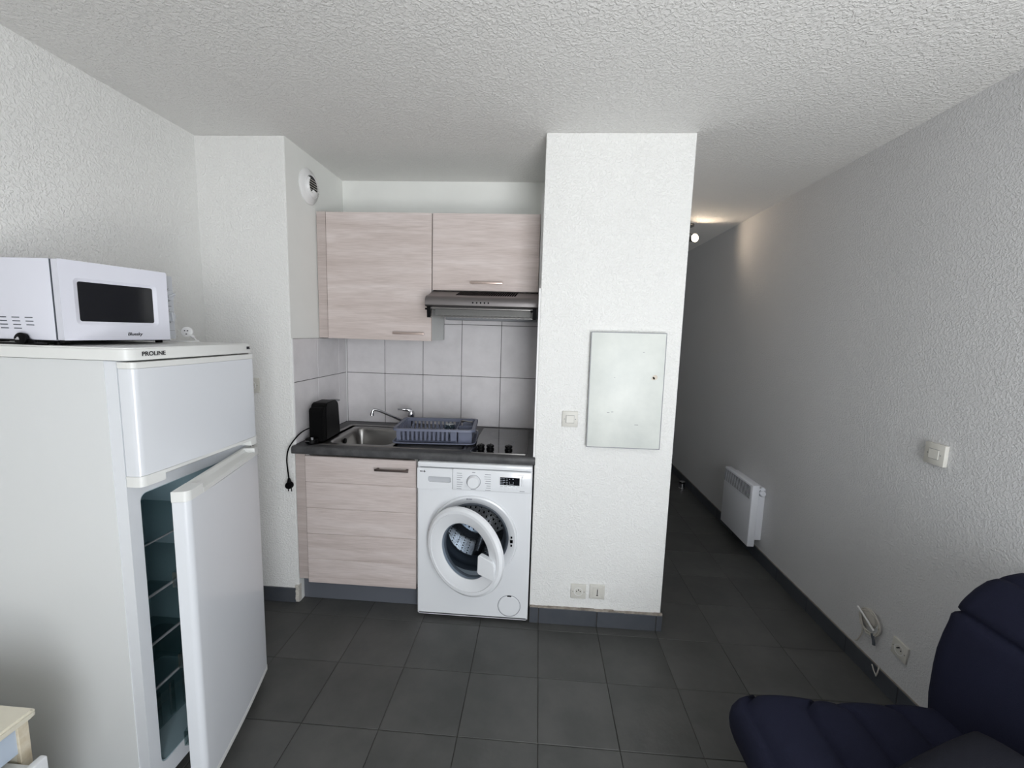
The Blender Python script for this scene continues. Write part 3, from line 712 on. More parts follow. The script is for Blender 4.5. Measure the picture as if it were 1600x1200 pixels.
# porthole surround, gasket, drum
bm = nb(); lathe(bm, [(0.232, 0.0), (0.229, 0.010), (0.222, 0.013), (0.205, 0.006), (0.192, -0.004), (0.186, -0.010), (0.186, -0.022), (0.20, -0.014), (0.208, -0.002)], (cx, WY, cz), (0, -1, 0), 64); sr = obj('porthole_surround', bm, 'enamel', t, 40)
bm = nb(); box(bm, 0.830, 0.836, WY - 0.0145, WY - 0.010, 0.670, 0.676); box(bm, 0.838, 0.858, WY - 0.0145, WY - 0.010, 0.6715, 0.6745)
lg = obj('ring_print', bm, 'greyink', sr, 0); lg['kind'] = 'stuff'
bm = nb(); lathe(bm, [(0.187, -0.010), (0.180, -0.004), (0.172, -0.010), (0.168, -0.03), (0.174, -0.045), (0.165, -0.06), (0.155, -0.07), (0.152, -0.1), (0.158, -0.11)], (cx, WY, cz), (0, -1, 0), 56); obj('rubber_gasket', bm, 'gasket', t, 60)
bm = nb(); lathe(bm, [(0.155, -0.10), (0.17, -0.105), (0.215, -0.13), (0.228, -0.16), (0.228, -0.42), (0.2, -0.45), (0.1, -0.46), (0, -0.46)], (cx, WY, cz), (0, -1, 0), 56); drm = obj('drum', bm, 'drum', t, 40)
for k in range(3):
    a = 2 * PI * k / 3 + 2.6; bm = nb(); c_, s_ = math.cos(a), math.sin(a)
    P0 = [(0.228, 0.035), (0.17, 0.012), (0.165, 0.0), (0.17, -0.012), (0.228, -0.035)]
    prism(bm, [(cx + r * c_ - q * s_, cz + r * s_ + q * c_) for r, q in P0], 'y', WY + 0.18, WY + 0.42); obj('paddle', bm, 'drum', drm, 50)
bm = nb()
for rr in range(1, 7):
    for q in range(rr * 6):
        a = 2 * PI * q / (rr * 6); px, pz = cx + rr * 0.03 * math.cos(a), cz + rr * 0.03 * math.sin(a); cyl(bm, (px, WY + 0.4585 - (0.008 if rr > 5 else 0), pz), (px, WY + 0.449 - (.008 if rr > 5 else 0), pz), 0.0045, n=6)
for q in range(40):
    for w_ in range(8):
        a = 2 * PI * q / 40; yy = WY + 0.18 + w_ * 0.03; cyl(bm, (cx + .2285 * math.cos(a), yy, cz + .2285 * math.sin(a)), (cx + .2265 * math.cos(a), yy, cz + .2265 * math.sin(a)), 0.004, n=6)
ho = obj('drum_holes', bm, 'dark', drm, 0); ho['kind'] = 'stuff'
for dz in (-0.022, 0, 0.022):
    bm = nb(); s3 = 0.004 if dz else 0.007; box(bm, 1.066 - s3, 1.066 + s3, WY - 0.0125, WY - 0.006, 0.455 + dz - s3, 0.455 + dz + s3); obj('latch_slot', bm, 'dark', t, 0)
# door, swung open about its left edge
th = rad(25); DR = 0.226
DX = Matrix.Translation((0.640, WY - 0.022, 0.449)) @ Matrix.Rotation(-th, 4, 'Z') @ Matrix.Translation((DR, 0, 0))
bm = nb(); lathe(bm, [(DR - 0.004, 0.0), (DR, 0.006), (DR - 0.003, 0.018), (DR - 0.016, 0.026), (DR - 0.030, 0.026), (0.195, 0.022), (0.152, 0.012), (0.142, 0.006), (0.139, -0.012), (0.142, -0.016), (0.17, -0.012), (0.20, -0.006)], (0, 0, 0), (0, -1, 0), 72, DX, closed=True)
dr = obj('porthole_door', bm, 'enamel', t, 30)
bm = nb(); lathe(bm, [(0.142, 0.002), (0.138, 0.0), (0.134, -0.02), (0.125, -0.06), (0.112, -0.085), (0.09, -0.098), (0.05, -0.103), (0, -0.104)], (0, 0, 0), (0, -1, 0), 56, DX); obj('glass_bowl', bm, 'doorglass', dr, 60)
bm = nb(); lathe(bm, [(0.142, -0.016), (0.136, -0.018), (0.136, -0.026), (0.15, -0.026), (0.16, -0.016)], (0, 0, 0), (0, -1, 0), 56, DX, closed=True); obj('glass_ring', bm, 'grey', dr, 40)
bm = nb(); vs = prism(bm, [(0.092, 0.012), (0.100, 0.020), (0.172, 0.006), (0.185, -0.012), (0.188, -0.075), (0.180, -0.088), (0.098, -0.078), (0.090, -0.070)], 'y', -0.030, 0.0, DX)
bmesh.ops.bevel(bm, geom=list(bm.edges), offset=0.003, segments=2, affect='EDGES'); obj('door_grip', bm, 'enamel', dr)
bm = nb(); cyl(bm, (0.642, WY - 0.018, 0.41), (0.642, WY - 0.018, 0.50), 0.007, n=12); obj('hinge', bm, 'steel', dr)
bm = nb(); lathe(bm, [(0.058, -0.001), (0.0605, -0.001), (0.0605, 0.0006), (0.058, 0.0006)], (1.063, WY, 0.0915), (0, -1, 0), 48, closed=True); fc = obj('filter_cover_seam', bm, 'greyink', t)
bm = nb(); lathe(bm, [(0, 0.003), (0.054, 0.003), (0.0575, 0.0)], (1.063, WY, 0.0915), (0, -1, 0), 48); fc = obj('filter_cover', bm, 'enamel', t)
bm = nb(); box(bm, 1.052, 1.074, WY - 0.0045, WY, 0.1455, 0.1495); obj('slot', bm, 'dark', fc, 0)

# ------------------------------------------------------------------ fridge freezer
FY0, FY1 = -0.925, -0.42; FXB = -0.49
t = thing('fridge_freezer', 'white two-door fridge freezer standing with its lower door ajar', 'fridge', (-0.22, -0.67, 0))
bm = nb()
box(bm, FXB, -0.036, FY0, FY0 + 0.035, 0.035, 1.415); box(bm, FXB, -0.036, FY1 - 0.035, FY1, 0.035, 1.415); box(bm, FXB, FXB + 0.04, FY0 + .01, FY1 - .01, 0.035, 1.415)
box(bm, FXB, -0.036, FY0 + .01, FY1 - .01, 0.035, 0.10); box(bm, FXB, -0.036, FY0 + .01, FY1 - .01, 1.015, 1.415)
obj('cabinet_body', bm, 'fridge', t, 0)
def yz_rr(y0, y1, z0, z1, r, k=5): return rrect((y0 + y1) / 2, (z0 + z1) / 2, y1 - y0, z1 - z0, r, k)
bm = nb(); ringframe(bm, yz_rr(FY0 + 0.002, FY1 - 0.002, 0.037, 1.415, 0.004), yz_rr(FY0 + 0.04, FY1 - 0.04, 0.10, 1.015, 0.022), 'x', -0.037, 0.0); obj('front_frame', bm, 'fdoor', t, 30)
bm = nb()
lo, li = yz_rr(FY0 + 0.038, FY1 - 0.038, 0.098, 1.017, 0.022), yz_rr(FY0 + 0.042, FY1 - 0.042, 0.103, 1.012, 0.022)
ringframe(bm, lo, li, 'x', -0.43, -0.002); prism(bm, li, 'x', -0.44, -0.425); obj('inner_liner', bm, 'liner', t, 30)
for z in (0.285, 0.448, 0.618, 0.80):
    bm = nb(); box(bm, -0.42, -0.085, FY0 + 0.044, FY1 - 0.044, z, z + 0.004); s1 = obj('shelf', bm, 'glass', t, 0)
    bm = nb(); box(bm, -0.090, -0.084, FY0 + 0.044, FY1 - 0.044, z - 0.002, z + 0.006 if z < 0.7 else z + 0.003, 0.001, 1); obj('shelf_edge', bm, 'grey', s1)
bm = nb()
ringframe(bm, rrect(-0.24, (FY0 + FY1) / 2, 0.29, 0.40, 0.02), rrect(-0.24, (FY0 + FY1) / 2, 0.28, 0.39, 0.018), 'z', 0.12, 0.265)
for k in range(7): yy = FY0 + 0.07 + k * 0.055; box(bm, -0.097, -0.090, yy, yy + 0.02, 0.13, 0.255, 0.002, 1)
obj('crisper_drawer', bm, 'glass', t, 0)
bm = nb(); box(bm, -0.40, -0.34, -0.70, -0.64, 0.998, 1.011, 0.004, 2); obj('liner_top_cover', bm, 'fplast', t)
pl = bpy.data.lights.new('fridge_interior_fill', 'POINT'); pl.energy = 0.12; pl.color = (0.8, 0.95, 1.0); pl.shadow_soft_size = 0.02  # unseen point light added to lift the black fridge interior
po = bpy.data.objects.new('fridge_interior_fill', pl); COL.objects.link(po); po.location = (-0.30, -0.67, 0.97)
for yy in (FY0 + 0.06, FY1 - 0.06):
    for xx in (-0.40, -0.05): bm = nb(); cyl(bm, (xx, yy, 0), (xx, yy, 0.036), 0.018, n=16); obj('foot', bm, 'black', t)
# worktop slab of the fridge
bm = nb(); pts = [(FXB, FY0 - 0.008), (0.012, FY0 - 0.008), (0.028, FY0 - 0.004), (0.038, FY0 + 0.006), (0.043, FY0 + 0.022), (0.046, -0.67), (0.043, FY1 - 0.02), (0.036, FY1 - 0.002), (0.02, FY1 + 0.004), (FXB, FY1 + 0.004)]
prism(bm, pts, 'z', 1.417, 1.452); bmesh.ops.bevel(bm, geom=[e for e in bm.edges if all(v.co.z > 1.45 for v in e.verts)], offset=0.005, segments=3, affect='EDGES'); tp = obj('top_slab', bm, 'fplast', t)
text('logo', 'PROLINE', 0.017, 'ink', face_px(0.0462, -0.852, 1.434), tp, bold=0.0004, sx=1.15)
text('energy_mark', '\u25a0E.', 0.012, 'ink', face_px(0.0455, -0.447, 1.436), tp, bold=0.0006)
bm = nb(); box(bm, 0.002, 0.03, FY1 - 0.065, FY1 - 0.005, 1.411, 1.418, 0.001, 1); obj('hinge_plate', bm, 'steel', t)
def door_outline(x0, x1, y0, y1, r=0.018, k=6, bow=0.006):
    """plan outline (x,y); hinge end y1, front face x1 slightly bowed"""
    p = [(x0, y0)]
    p += [(x1 - r + r * math.sin(a), y0 + r - r * math.cos(a)) for a in [PI / 2 * i / k for i in range(k + 1)]]
    p += [(x1 + bow * math.sin(PI * i / 8), y0 + r + (y1 - y0 - 2 * r) * i / 8) for i in range(1, 8)]
    p += [(x1 - r + r * math.cos(a), y1 - r + r * math.sin(a)) for a in [PI / 2 * i / k for i in range(k + 1)]]
    p += [(x0, y1)]
    return p
def fridge_door(name, z0, z1, grip, X, lab=None):
    """grip 'bottom' or 'top': the end trim that carries the moulded finger groove"""
    x0, x1 = 0.006, 0.050
    bm = nb(); zz0, zz1 = (z0 + 0.032, z1 - 0.018) if grip == 'bottom' else (z0 + 0.018, z1 - 0.032)
    prism(bm, door_outline(x0, x1, FY0, FY1), 'z', zz0, zz1, X); d = obj(name, bm, 'fdoor', t, 30)
    bm = nb(); prism(bm, door_outline(x0 - .001, x1 + .001, FY0 - .001, FY1 + .001), 'z', *((zz1 + .0008, z1) if grip == 'bottom' else (z0, zz0 - .0008)), X)
    obj('end_trim', bm, 'fplast', d, 30)
    bm = nb(); za, zb = (z0, zz0 - .0008) if grip == 'bottom' else (zz1 + .0008, z1)
    ol = door_outline(x0 - .001, x1 + .001, FY0 - .001, FY1 + .001)
    # solid ends, scooped middle
    def clip(a, b):
        out = []
        n = len(ol)
        for i in range(n):
            p, q = ol[i], ol[(i + 1) % n]
            if a <= p[1] <= b: out.append(p)
            for lim in (a, b):
                if (p[1] - lim) * (q[1] - lim) < 0:
                    tt = (lim - p[1]) / (q[1] - p[1]); out.append((p[0] + tt * (q[0] - p[0]), lim))
        # order by angle about the centroid
        mx = sum(p[0] for p in out) / len(out); my = sum(p[1] for p in out) / len(out)
        return sorted(out, key=lambda p: math.atan2(p[1] - my, p[0] - mx))
    prism(bm, clip(FY0 - .01, FY0 + 0.075), 'z', za, zb, X); prism(bm, clip(FY1 - 0.045, FY1 + .01), 'z', za, zb, X)
    ya, yb = FY0 + 0.075, FY1 - 0.045
    if grip == 'bottom': pr = [(x0, zb), (x1 + .004, zb), (x1 + .004, zb - 0.010), (x1 - 0.004, zb - 0.012), (x1 - 0.022, zb - 0.008), (x1 - 0.034, za + 0.004), (x0, za + 0.002)]
    else: pr = [(x0, za), (x1 + .004, za), (x1 + .004, za + 0.014), (x1 - 0.003, za + 0.017), (x1 - 0.012, za + 0.010), (x1 - 0.030, za + 0.018), (x1 - 0.036, zb - 0.001), (x0, zb)]
    prism(bm, pr, 'y', ya, yb, X)
    obj('grip_trim', bm, 'fplast', d, 30)
    bm = nb(); ringframe(bm, yz_rr(FY0 + 0.012, FY1 - 0.012, z0 + 0.012, z1 - 0.012, 0.01), yz_rr(FY0 + 0.026, FY1 - 0.026, z0 + 0.026, z1 - 0.026, 0.01), 'x', x0 - 0.0055, x0 - 0.0008, X)
    obj('door_seal', bm, 'gasket' if 0 else 'mwp', d, 30)
    return d
fridge_door('freezer_door', 1.052, 1.412, 'bottom', Matrix.Identity(4))
piv = Matrix.Translation((0.030, FY1 - 0.012, 0)); FX = piv @ Matrix.Rotation(rad(14.2), 4, 'Z') @ piv.inverted()
fd = fridge_door('fridge_door', 0.050, 1.040, 'top', FX)
for z in (0.14, 0.42, 0.70):
    bm = nb(); box(bm, -0.050, -0.002, FY0 + 0.08, FY1 - 0.05, z, z + 0.006, X=FX); box(bm, -0.052, -0.049, FY0 + 0.08, FY1 - 0.05, z, z + 0.05, X=FX)
    for yy in (FY0 + 0.08, FY1 - 0.054): box(bm, -0.052, -0.002, yy, yy + 0.004, z, z + 0.05, X=FX)
    obj('door_shelf', bm, 'glass', fd, 0)
bm = nb(); box(bm, -0.004, 0.0055, FY0 + 0.03, FY1 - 0.03, 0.08, 1.01, 0.003, 1, FX); obj('door_liner', bm, 'fplast', fd)
bm = nb(); cyl(bm, (0.03, FY1 - 0.012, 1.040), (0.03, FY1 - 0.012, 1.053), 0.006, n=12); obj('hinge_pin', bm, 'steel', t)

# ------------------------------------------------------------------ microwave
MX, MY0, MY1, MZ0, MZ1 = -0.180, -0.915, -0.523, 1.466, 1.692
t = thing('microwave_oven', 'small white microwave oven with dark window and door ajar on the fridge freezer', 'microwave', (-0.33, -0.72, 1.452))
bm = nb(); box(bm, MX - 0.28, MX - 0.0015, MY0, MY1, MZ0, MZ1, 0.004, 2); bd = obj('casing', bm, 'mw', t)
bm = nb()
for c_ in range(5):
    for r_ in range(3 if c_ == 0 else 4):
        xx = -0.257 - c_ * 0.040 + r_ * 0.0015; zz = 1.528 - r_ * 0.0102
        box(bm, xx - 0.0115, xx + 0.0115, MY0 - 0.0006, MY0 + 0.002, zz - 0.0014, zz + 0.0014)
obj('side_vents', bm, 'gasket', bd, 0)
for xx in (MX - 0.03, MX - 0.25):
    for yy in (MY0 + 0.03, MY1 - 0.04): bm = nb(); cyl(bm, (xx, yy, 1.452), (xx, yy, MZ0 + 0.001), 0.011, n=14); obj('foot', bm, 'black', t)
bm = nb(); box(bm, MX - 0.27, MX - 0.012, MY0 + 0.012, MY1 - 0.012, 1.4605, MZ0 + 0.002); obj('base_plate', bm, 'black', t, 0)
bm = nb(); box(bm, MX - 0.008, MX + 0.001, MY0 + 0.285, MY1, MZ0, MZ1, 0.0015, 1); cp = obj('control_panel', bm, 'mwp', t)
bm = nb(); box(bm, MX - 0.004, MX + 0.0005, MY0 + 0.002, MY0 + 0.283, MZ0 + .002, MZ1 - .002); obj('front_plate', bm, 'gasket', t, 0)
ky = MY1 - 0.030
for kz, ang in ((1.622, 20), (1.546, 95)):
    bm = nb(); lathe(bm, [(0.0, 0.016), (0.017, 0.016), (0.0185, 0.013), (0.020, 0)], (MX + 0.001, ky, kz), (1, 0, 0), 30)
    R_ = Matrix.Translation((MX + 0.012, ky, kz)) @ Matrix.Rotation(rad(ang), 4, 'X'); box(bm, 0, 0.012, -0.017, 0.017, -0.004, 0.004, 0.0015, 1, R_); kn = obj('knob', bm, 'mwp', cp)
    bm = nb(); lathe(bm, [(0.0215, 0), (0.0228, 0), (0.0228, 0.0006), (0.0215, 0.0006)], (MX + 0.001, ky, kz), (1, 0, 0), 36, closed=True)
    for q in range(4): a = rad(35 + q * 36); zq, yq = kz + 0.027 * math.sin(a), ky + 0.027 * math.cos(a); box(bm, MX + .001, MX + 0.0016, yq - 0.001, yq + 0.001, zq - 0.001, zq + 0.001)
    obj('dial_scale', bm, 'greyink', kn, 0)
bm = nb(); box(bm, MX + .001, MX + 0.0015, ky - 0.026, ky - 0.012, 1.655, 1.657); box(bm, MX + .001, MX + 0.0015, ky - 0.028, ky - 0.016, 1.583, 1.5855); box(bm, MX + .001, MX + 0.0015, ky - 0.001, ky + 0.018, 1.583, 1.5855); box(bm, MX + .001, MX + 0.0012, MY0 + 0.29, MY1 - 0.003, 1.4955, 1.4965)
obj('panel_print', bm, 'greyink', cp, 0)
pv = Matrix.Translation((MX + 0.003, MY0 + 0.002, 0)); DM = pv @ Matrix.Rotation(rad(-12), 4, 'Z')
# door local: x outward (front), y along the door
w0, w1 = 0.0, 0.283
bm = nb(); wy, wz, ww, wh = 0.140, 1.578, 0.218, 0.132
ringframe(bm, rrect((w0 + w1) / 2, (MZ0 + MZ1) / 2, w1 - w0, MZ1 - MZ0 - 0.002, 0.003), rrect(wy, wz, ww, wh, 0.012), 'x', 0.0, 0.026, DM)
md = obj('door', bm, 'mw', t, 30)
bm = nb(); A = rrect(wy, wz, ww, wh, 0.012); B = rrect(wy, wz, ww - 0.022, wh - 0.020, 0.006)
VA = [bm.verts.new(DM @ Vector((0.0262, p[0], p[1]))) for p in A]; VB = [bm.verts.new(DM @ Vector((0.0215, p[0], p[1]))) for p in B]
for i in range(len(VA)): j = (i + 1) % len(VA); bm.faces.new((VA[i], VA[j], VB[j], VB[i]))
obj('window_frame', bm, 'mw', md, 60)
bm = nb(); prism(bm, rrect(wy, wz, ww - 0.020, wh - 0.018, 0.006), 'x', 0.012, 0.0217, DM); obj('window_pane', bm, 'mwin', md, 30)
text('logo', 'Bluesky', 0.0135, 'ink', DM @ face_px(0.0263, 0.176, 1.4855), md, font_shear=0.25, bold=0.0003)
bm = nb(); box(bm, 0.0005, 0.020, 0.0035, 0.012, MZ0 - 0.006, MZ0 + 0.004, X=DM); obj('hinge', bm, 'black', md, 0)
# black power plug of the microwave lying by its side
t2 = thing('power_plug', 'black moulded plug lying on the fridge top beside the microwave', 'plug', (-0.268, -0.924, 1.452), 'plugs on the fridge freezer')
bm = nb(); lathe(bm, [(0, -0.006), (0.010, -0.005), (0.0165, -0.001), (0.0165, 0.008), (0.012, 0.011), (0, 0.011)], (-0.268, -0.925, 1.4685), (0.1, -1, 0.15), 24)
cyl(bm, (-0.255, -0.922, 1.464), (-0.238, -0.920, 1.4585), 0.006, 0.004, n=12); pg = obj('plug_body', bm, 'black', t2)
bm = nb(); lathe(bm, [(0.0, 0.0115), (0.0035, 0.0115)], (-0.271, -0.925, 1.469), (0.1, -1, 0.15), 14); box(bm, -0.277, -0.264, -0.9372, -0.9362, 1.4665, 1.469); obj('contact', bm, 'chrome', pg)
bm = nb(); tube(bm, [(-0.238, -0.920, 1.4585), (-0.22, -0.9225, 1.4560), (-0.20, -0.926, 1.4555), (-0.33, -0.929, 1.4555), (-0.44, -0.926, 1.4555), (-0.475, -0.90, 1.456), (-0.48, -0.80, 1.456)], 0.003, 8, 6); obj('cord', bm, 'black', t2)
# white plug lying at the back of the fridge top
t3 = thing('power_plug', 'white round plug propped up at the far edge of the fridge top', 'plug', (-0.175, -0.43, 1.452), 'plugs on the fridge freezer')
bm = nb(); c = Vector((-0.222, -0.42, 1.490)); lathe(bm, [(0, -0.008), (0.016, -0.008), (0.020, -0.004), (0.020, 0.006), (0.017, 0.008), (0, 0.008)], c, (0.35, -1, 0.05), 26)
cyl(bm, c + Vector((0.014, 0, -0.012)), c + Vector((0.027, 0, -0.022)), 0.007, 0.005, n=12); pg = obj('plug_body', bm, 'trim', t3)
bm = nb(); tube(bm, [c + Vector((0.026, 0, -0.021)), c + Vector((0.036, 0, -0.032)), c + Vector((0.043, 0.0, -0.0355)), c + Vector((0.01, -0.03, -0.0355)), c + Vector((-0.1, -0.03, -0.0355)), c + Vector((-0.25, -0.02, -0.0355))], 0.0025, 8, 5); obj('cord', bm, 'trim', t3)
bm = nb()
for dx, dz in ((-0.006, 0.005), (0.006, 0.005), (0.0, -0.008)): cyl(bm, c + Vector((dx + 0.002, -0.0085, dz)), c + Vector((dx + 0.003, -0.0115, dz)), 0.0022, n=8)
obj('pin', bm, 'ink', pg)

# ------------------------------------------------------------------ wall fittings
# air vent on the alcove's left wall
t = thing('air_vent', 'round white plastic air vent high on the alcove side wall', 'vent', (XA, 0.30, 2.275))
c = (XA + 0.0015, 0.300, 2.277)
bm = nb(); lathe(bm, [(0.0, 0), (0.090, 0), (0.092, 0.006), (0.086, 0.013), (0.068, 0.018), (0.064, 0.022), (0.061, 0.026), (0.056, 0.024), (0.054, 0.012), (0.0, 0.012)], c, (1, 0, 0), 48); obj('housing', bm, 'trim', t, 35)
bm = nb(); lathe(bm, [(0, 0.0235), (0.054, 0.0235)], c, (1, 0, 0), 32); obj('duct_opening', bm, 'ink', t)
for k in range(6):
    zz = c[2] + 0.036 - k * 0.0125; hw = math.sqrt(max(0.050 ** 2 - (zz - c[2]) ** 2, 0))
    bm = nb(); box(bm, 0, 0.02, -hw, hw, -0.001, 0.001, X=Matrix.Translation((c[0] + 0.022, c[1], zz)) @ Matrix.Rotation(rad(35), 4, 'Y')); obj('slat', bm, 'beige', t, 0)
bm = nb(); lathe(bm, [(0.0, 0.046), (0.030, 0.044), (0.050, 0.036), (0.058, 0.024), (0.0585, 0.02)], (c[0], c[1], c[2]), (1, 0, 0), 40)
bmesh.ops.delete(bm, geom=[v for v in bm.verts if v.co.z > c[2] - 0.02 and (v.co.y > c[1] - 0.03)], context='VERTS'); obj('deflector', bm, 'trim', t)

def plate(name, label, cat, o, ex, kind, *_, group=None, w=0.078, tone='beige', tilt=0, depth=0.009):
    """wall fitting on a wall at point o (centre); ex = unit vector to the right as seen; outward normal = ex x up"""
    ex = Vector(ex); up = Vector((0, 0, 1)); nz = ex.cross(up)
    X = basis(o, ex, up, nz) @ Matrix.Rotation(rad(tilt), 4, 'Z')
    t = thing(name, label, cat, o, group or {'switch': 'ivory light switches', 'socket': 'wall power sockets'}.get(kind))
    bm = nb(); box(bm, -w / 2, w / 2, -w / 2, w / 2, 0, depth, 0.0025, 2, X); p = obj('cover_plate', bm, tone, t)
    if kind == 'switch':
        bm = nb(); box(bm, -0.021, 0.021, -0.020, 0.020, depth - .001, depth + 0.0006, X=X); obj('rocker_gap', bm, 'grey', t, 0)
        bm = nb(); box(bm, -0.0195, 0.0195, -0.0185, 0.0185, depth, depth + 0.004, 0.001, 1, X @ Matrix.Rotation(rad(3), 4, 'Y')); obj('rocker', bm, tone, t)
        bm = nb()
        for s_ in (-1, 1): cyl(bm, (s_ * 0.027, 0, depth), (s_ * 0.027, 0, depth + 0.0008), 0.0024, n=10, X=X)
        obj('screw', bm, 'grey', t)
    elif kind == 'socket':
        bm = nb(); lathe(bm, [(0.0225, 0.0), (0.0225, 0.001), (0.0205, 0.001), (0.0200, -0.004), (0, -0.004)], (0, 0, depth), (0, 0, 1), 30, X); obj('socket_well', bm, 'trim', t)
        bm = nb(); cyl(bm, (-0.0095, 0.002, depth - 0.004), (-0.0095, 0.002, depth + 0.0016), 0.0028, n=10, X=X); cyl(bm, (0.0095, 0.002, depth - 0.004), (0.0095, 0.002, depth + .0016), 0.0028, n=10, X=X)
        cyl(bm, (0, 0.011, depth), (0, 0.011, depth + 0.006), 0.0026, n=10, X=X)
        for s_ in (-1, 1): cyl(bm, (s_ * 0.029, 0, depth), (s_ * 0.029, 0, depth + 0.0008), 0.002, n=8, X=X)
        obj('contacts', bm, 'ink', t)
    elif kind == 'phone':
        bm = nb(); box(bm, -0.023, 0.023, -0.030, 0.030, depth - .001, depth + 0.003, 0.001, 1, X); q = obj('insert', bm, tone, t)
        bm = nb(); box(bm, -0.002, 0.002, -0.018, 0.015, depth + .002, depth + 0.0036, X=X); box(bm, -0.0045, 0.0045, -0.019, -0.015, depth + .002, depth + 0.0036, X=X); box(bm, -0.002, 0.002, 0.017, 0.019, depth + .002, depth + 0.0036, X=X); obj('slot', bm, 'ink', t, 0)
    return t
plate('light_switch', 'small ivory light switch on the pillar, left of the blank panel', 'switch', (1.338, YP, 1.106), (1, 0, 0), 'switch')
plate('wall_socket', 'ivory power socket low on the pillar, left of the telephone socket', 'socket', (1.423, YP, 0.193), (1, 0, 0), 'socket')
plate('telephone_socket', 'ivory telephone socket with a black slot low on the pillar', 'socket', (1.520, YP, 0.197), (1, 0, 0), 'phone')
plate('light_switch', 'ivory light switch at waist height on the right-hand wall', 'switch', (XR, -0.31, 1.101), (0, -1, 0), 'switch', w=0.084, depth=0.016)
plate('wall_socket', 'power socket half hidden behind the fridge freezer', 'socket', (-0.322, Y1, 1.211), (1, 0, 0), 'socket')
plate('wall_socket', 'grey socket low on the right-hand wall beside the sofa back', 'socket', (XR, -0.282, 0.240), (0, -1, 0), 'socket', w=0.075, tilt=-4)

t = thing('wall_panel', 'blank scuffed white metal panel hung on the pillar front', 'panel', (1.60, YP, 1.258))
bm = nb(); box(bm, 1.435, 1.765, YP - 0.010, YP, 0.99, 1.525); obj('back_box', bm, 'grey', t, 0)
X = Matrix.Translation((1.599, YP - 0.016, 1.258)) @ Matrix.Rotation(rad(-0.3), 4, 'Y')
bm = nb(); box(bm, -0.1775, 0.1775, -0.010, 0.008, -0.283, 0.283, 0.0025, 2, X); pf = obj('front_plate', bm, 'panel', t)
bm = nb(); ringframe(bm, rrect(0, 0, 0.3575, 0.568, 0.003), rrect(0, 0, 0.3495, 0.560, 0.003), 'y', -0.0104, -0.004, X); obj('edge_strip', bm, 'grey', pf)
bm = nb()
for px, pz, a, b in ((0.135, 0.072, 0.012, 0.010), (0.126, 0.066, 0.008, 0.005)): lathe(bm, [(0, 0.0103), (a, 0.0103), (a, 0.0100)], (px, 0, pz), (0, -1, 0), 12, X)
obj('stain', bm, 'stain', pf)
bm = nb()
for px, pz, a in ((-0.06, 0.065, 3), (-0.065, -0.105, 5), (-0.085, -0.108, 6), (0.05, -0.165, 9), (0.07, 0.19, 4)): box(bm, px, px + a * 0.002, -0.0105, -0.0095, pz, pz + 0.0022, X=X)
obj('scuff', bm, 'grey', pf, 0)

# radiator
t = thing('wall_radiator', 'white electric panel radiator low on the corridor side of the right-hand wall', 'radiator', (XR, 1.05, 0.1))
RY0, RY1 = 0.832, 1.262
bm = nb(); box(bm, 2.652, 2.700, RY0, RY1, 0.105, 0.542, 0.006, 3); rb = obj('front_casing', bm, 'rad', t)
bm = nb(); box(bm, 2.700, XR, RY0 + 0.012, RY1 - 0.012, 0.15, 0.52, 0.003, 1); obj('back_box', bm, 'rad', t)
bm = nb(); box(bm, 2.6512, 2.656, RY0 + 0.025, RY1 - 0.012, 0.435, 0.530); obj('grille_recess', bm, 'radg', rb, 0)
bm = nb()
for k in range(24): yy = RY0 + 0.028 + k * 0.0163; box(bm, 2.6500, 2.656, yy, yy + 0.0045, 0.435, 0.530)
box(bm, 2.6500, 2.656, RY0 + 0.022, RY1 - 0.01, 0.528, 0.533); box(bm, 2.6500, 2.656, RY0 + 0.022, RY1 - 0.01, 0.432, 0.4365); obj('grille', bm, 'rad', rb, 0)
bm = nb(); lathe(bm, [(0, 0.02), (0.017, 0.02), (0.0195, 0.016), (0.021, 0), ], (2.722, RY0 + 0.012, 0.488), (0, -1, 0), 26); box(bm, 2.712, 2.732, RY0 + 0.004, RY0 + 0.014, 0.49, 0.53, 0.002, 1); kn = obj('thermostat_knob', bm, 'rad', t)
bm = nb(); lathe(bm, [(0.0205, -0.002), (0.0235, -0.002), (0.0235, 0.002), (0.0205, 0.002)], (2.722, RY0 + 0.010, 0.488), (0, -1, 0), 26, closed=True); obj('knob_collar', bm, 'grey', kn)

# door stop on the floor
t = thing('door_stop', 'small shiny metal cylinder door stop on the corridor floor', 'door stop', (2.675, 2.215, 0))
bm = nb(); lathe(bm, [(0, 0), (0.032, 0), (0.032, 0.006), (0.027, 0.010), (0.027, 0.072), (0.024, 0.076), (0, 0.076)], (2.675, 2.215, 0), (0, 0, 1), 28); obj('post', bm, 'chrome', t)
bm = nb(); lathe(bm, [(0.0285, 0.058), (0.0305, 0.060), (0.0305, 0.069), (0.0285, 0.071)], (2.675, 2.215, 0), (0, 0, 1), 28, closed=True); obj('rubber_ring', bm, 'black', t)

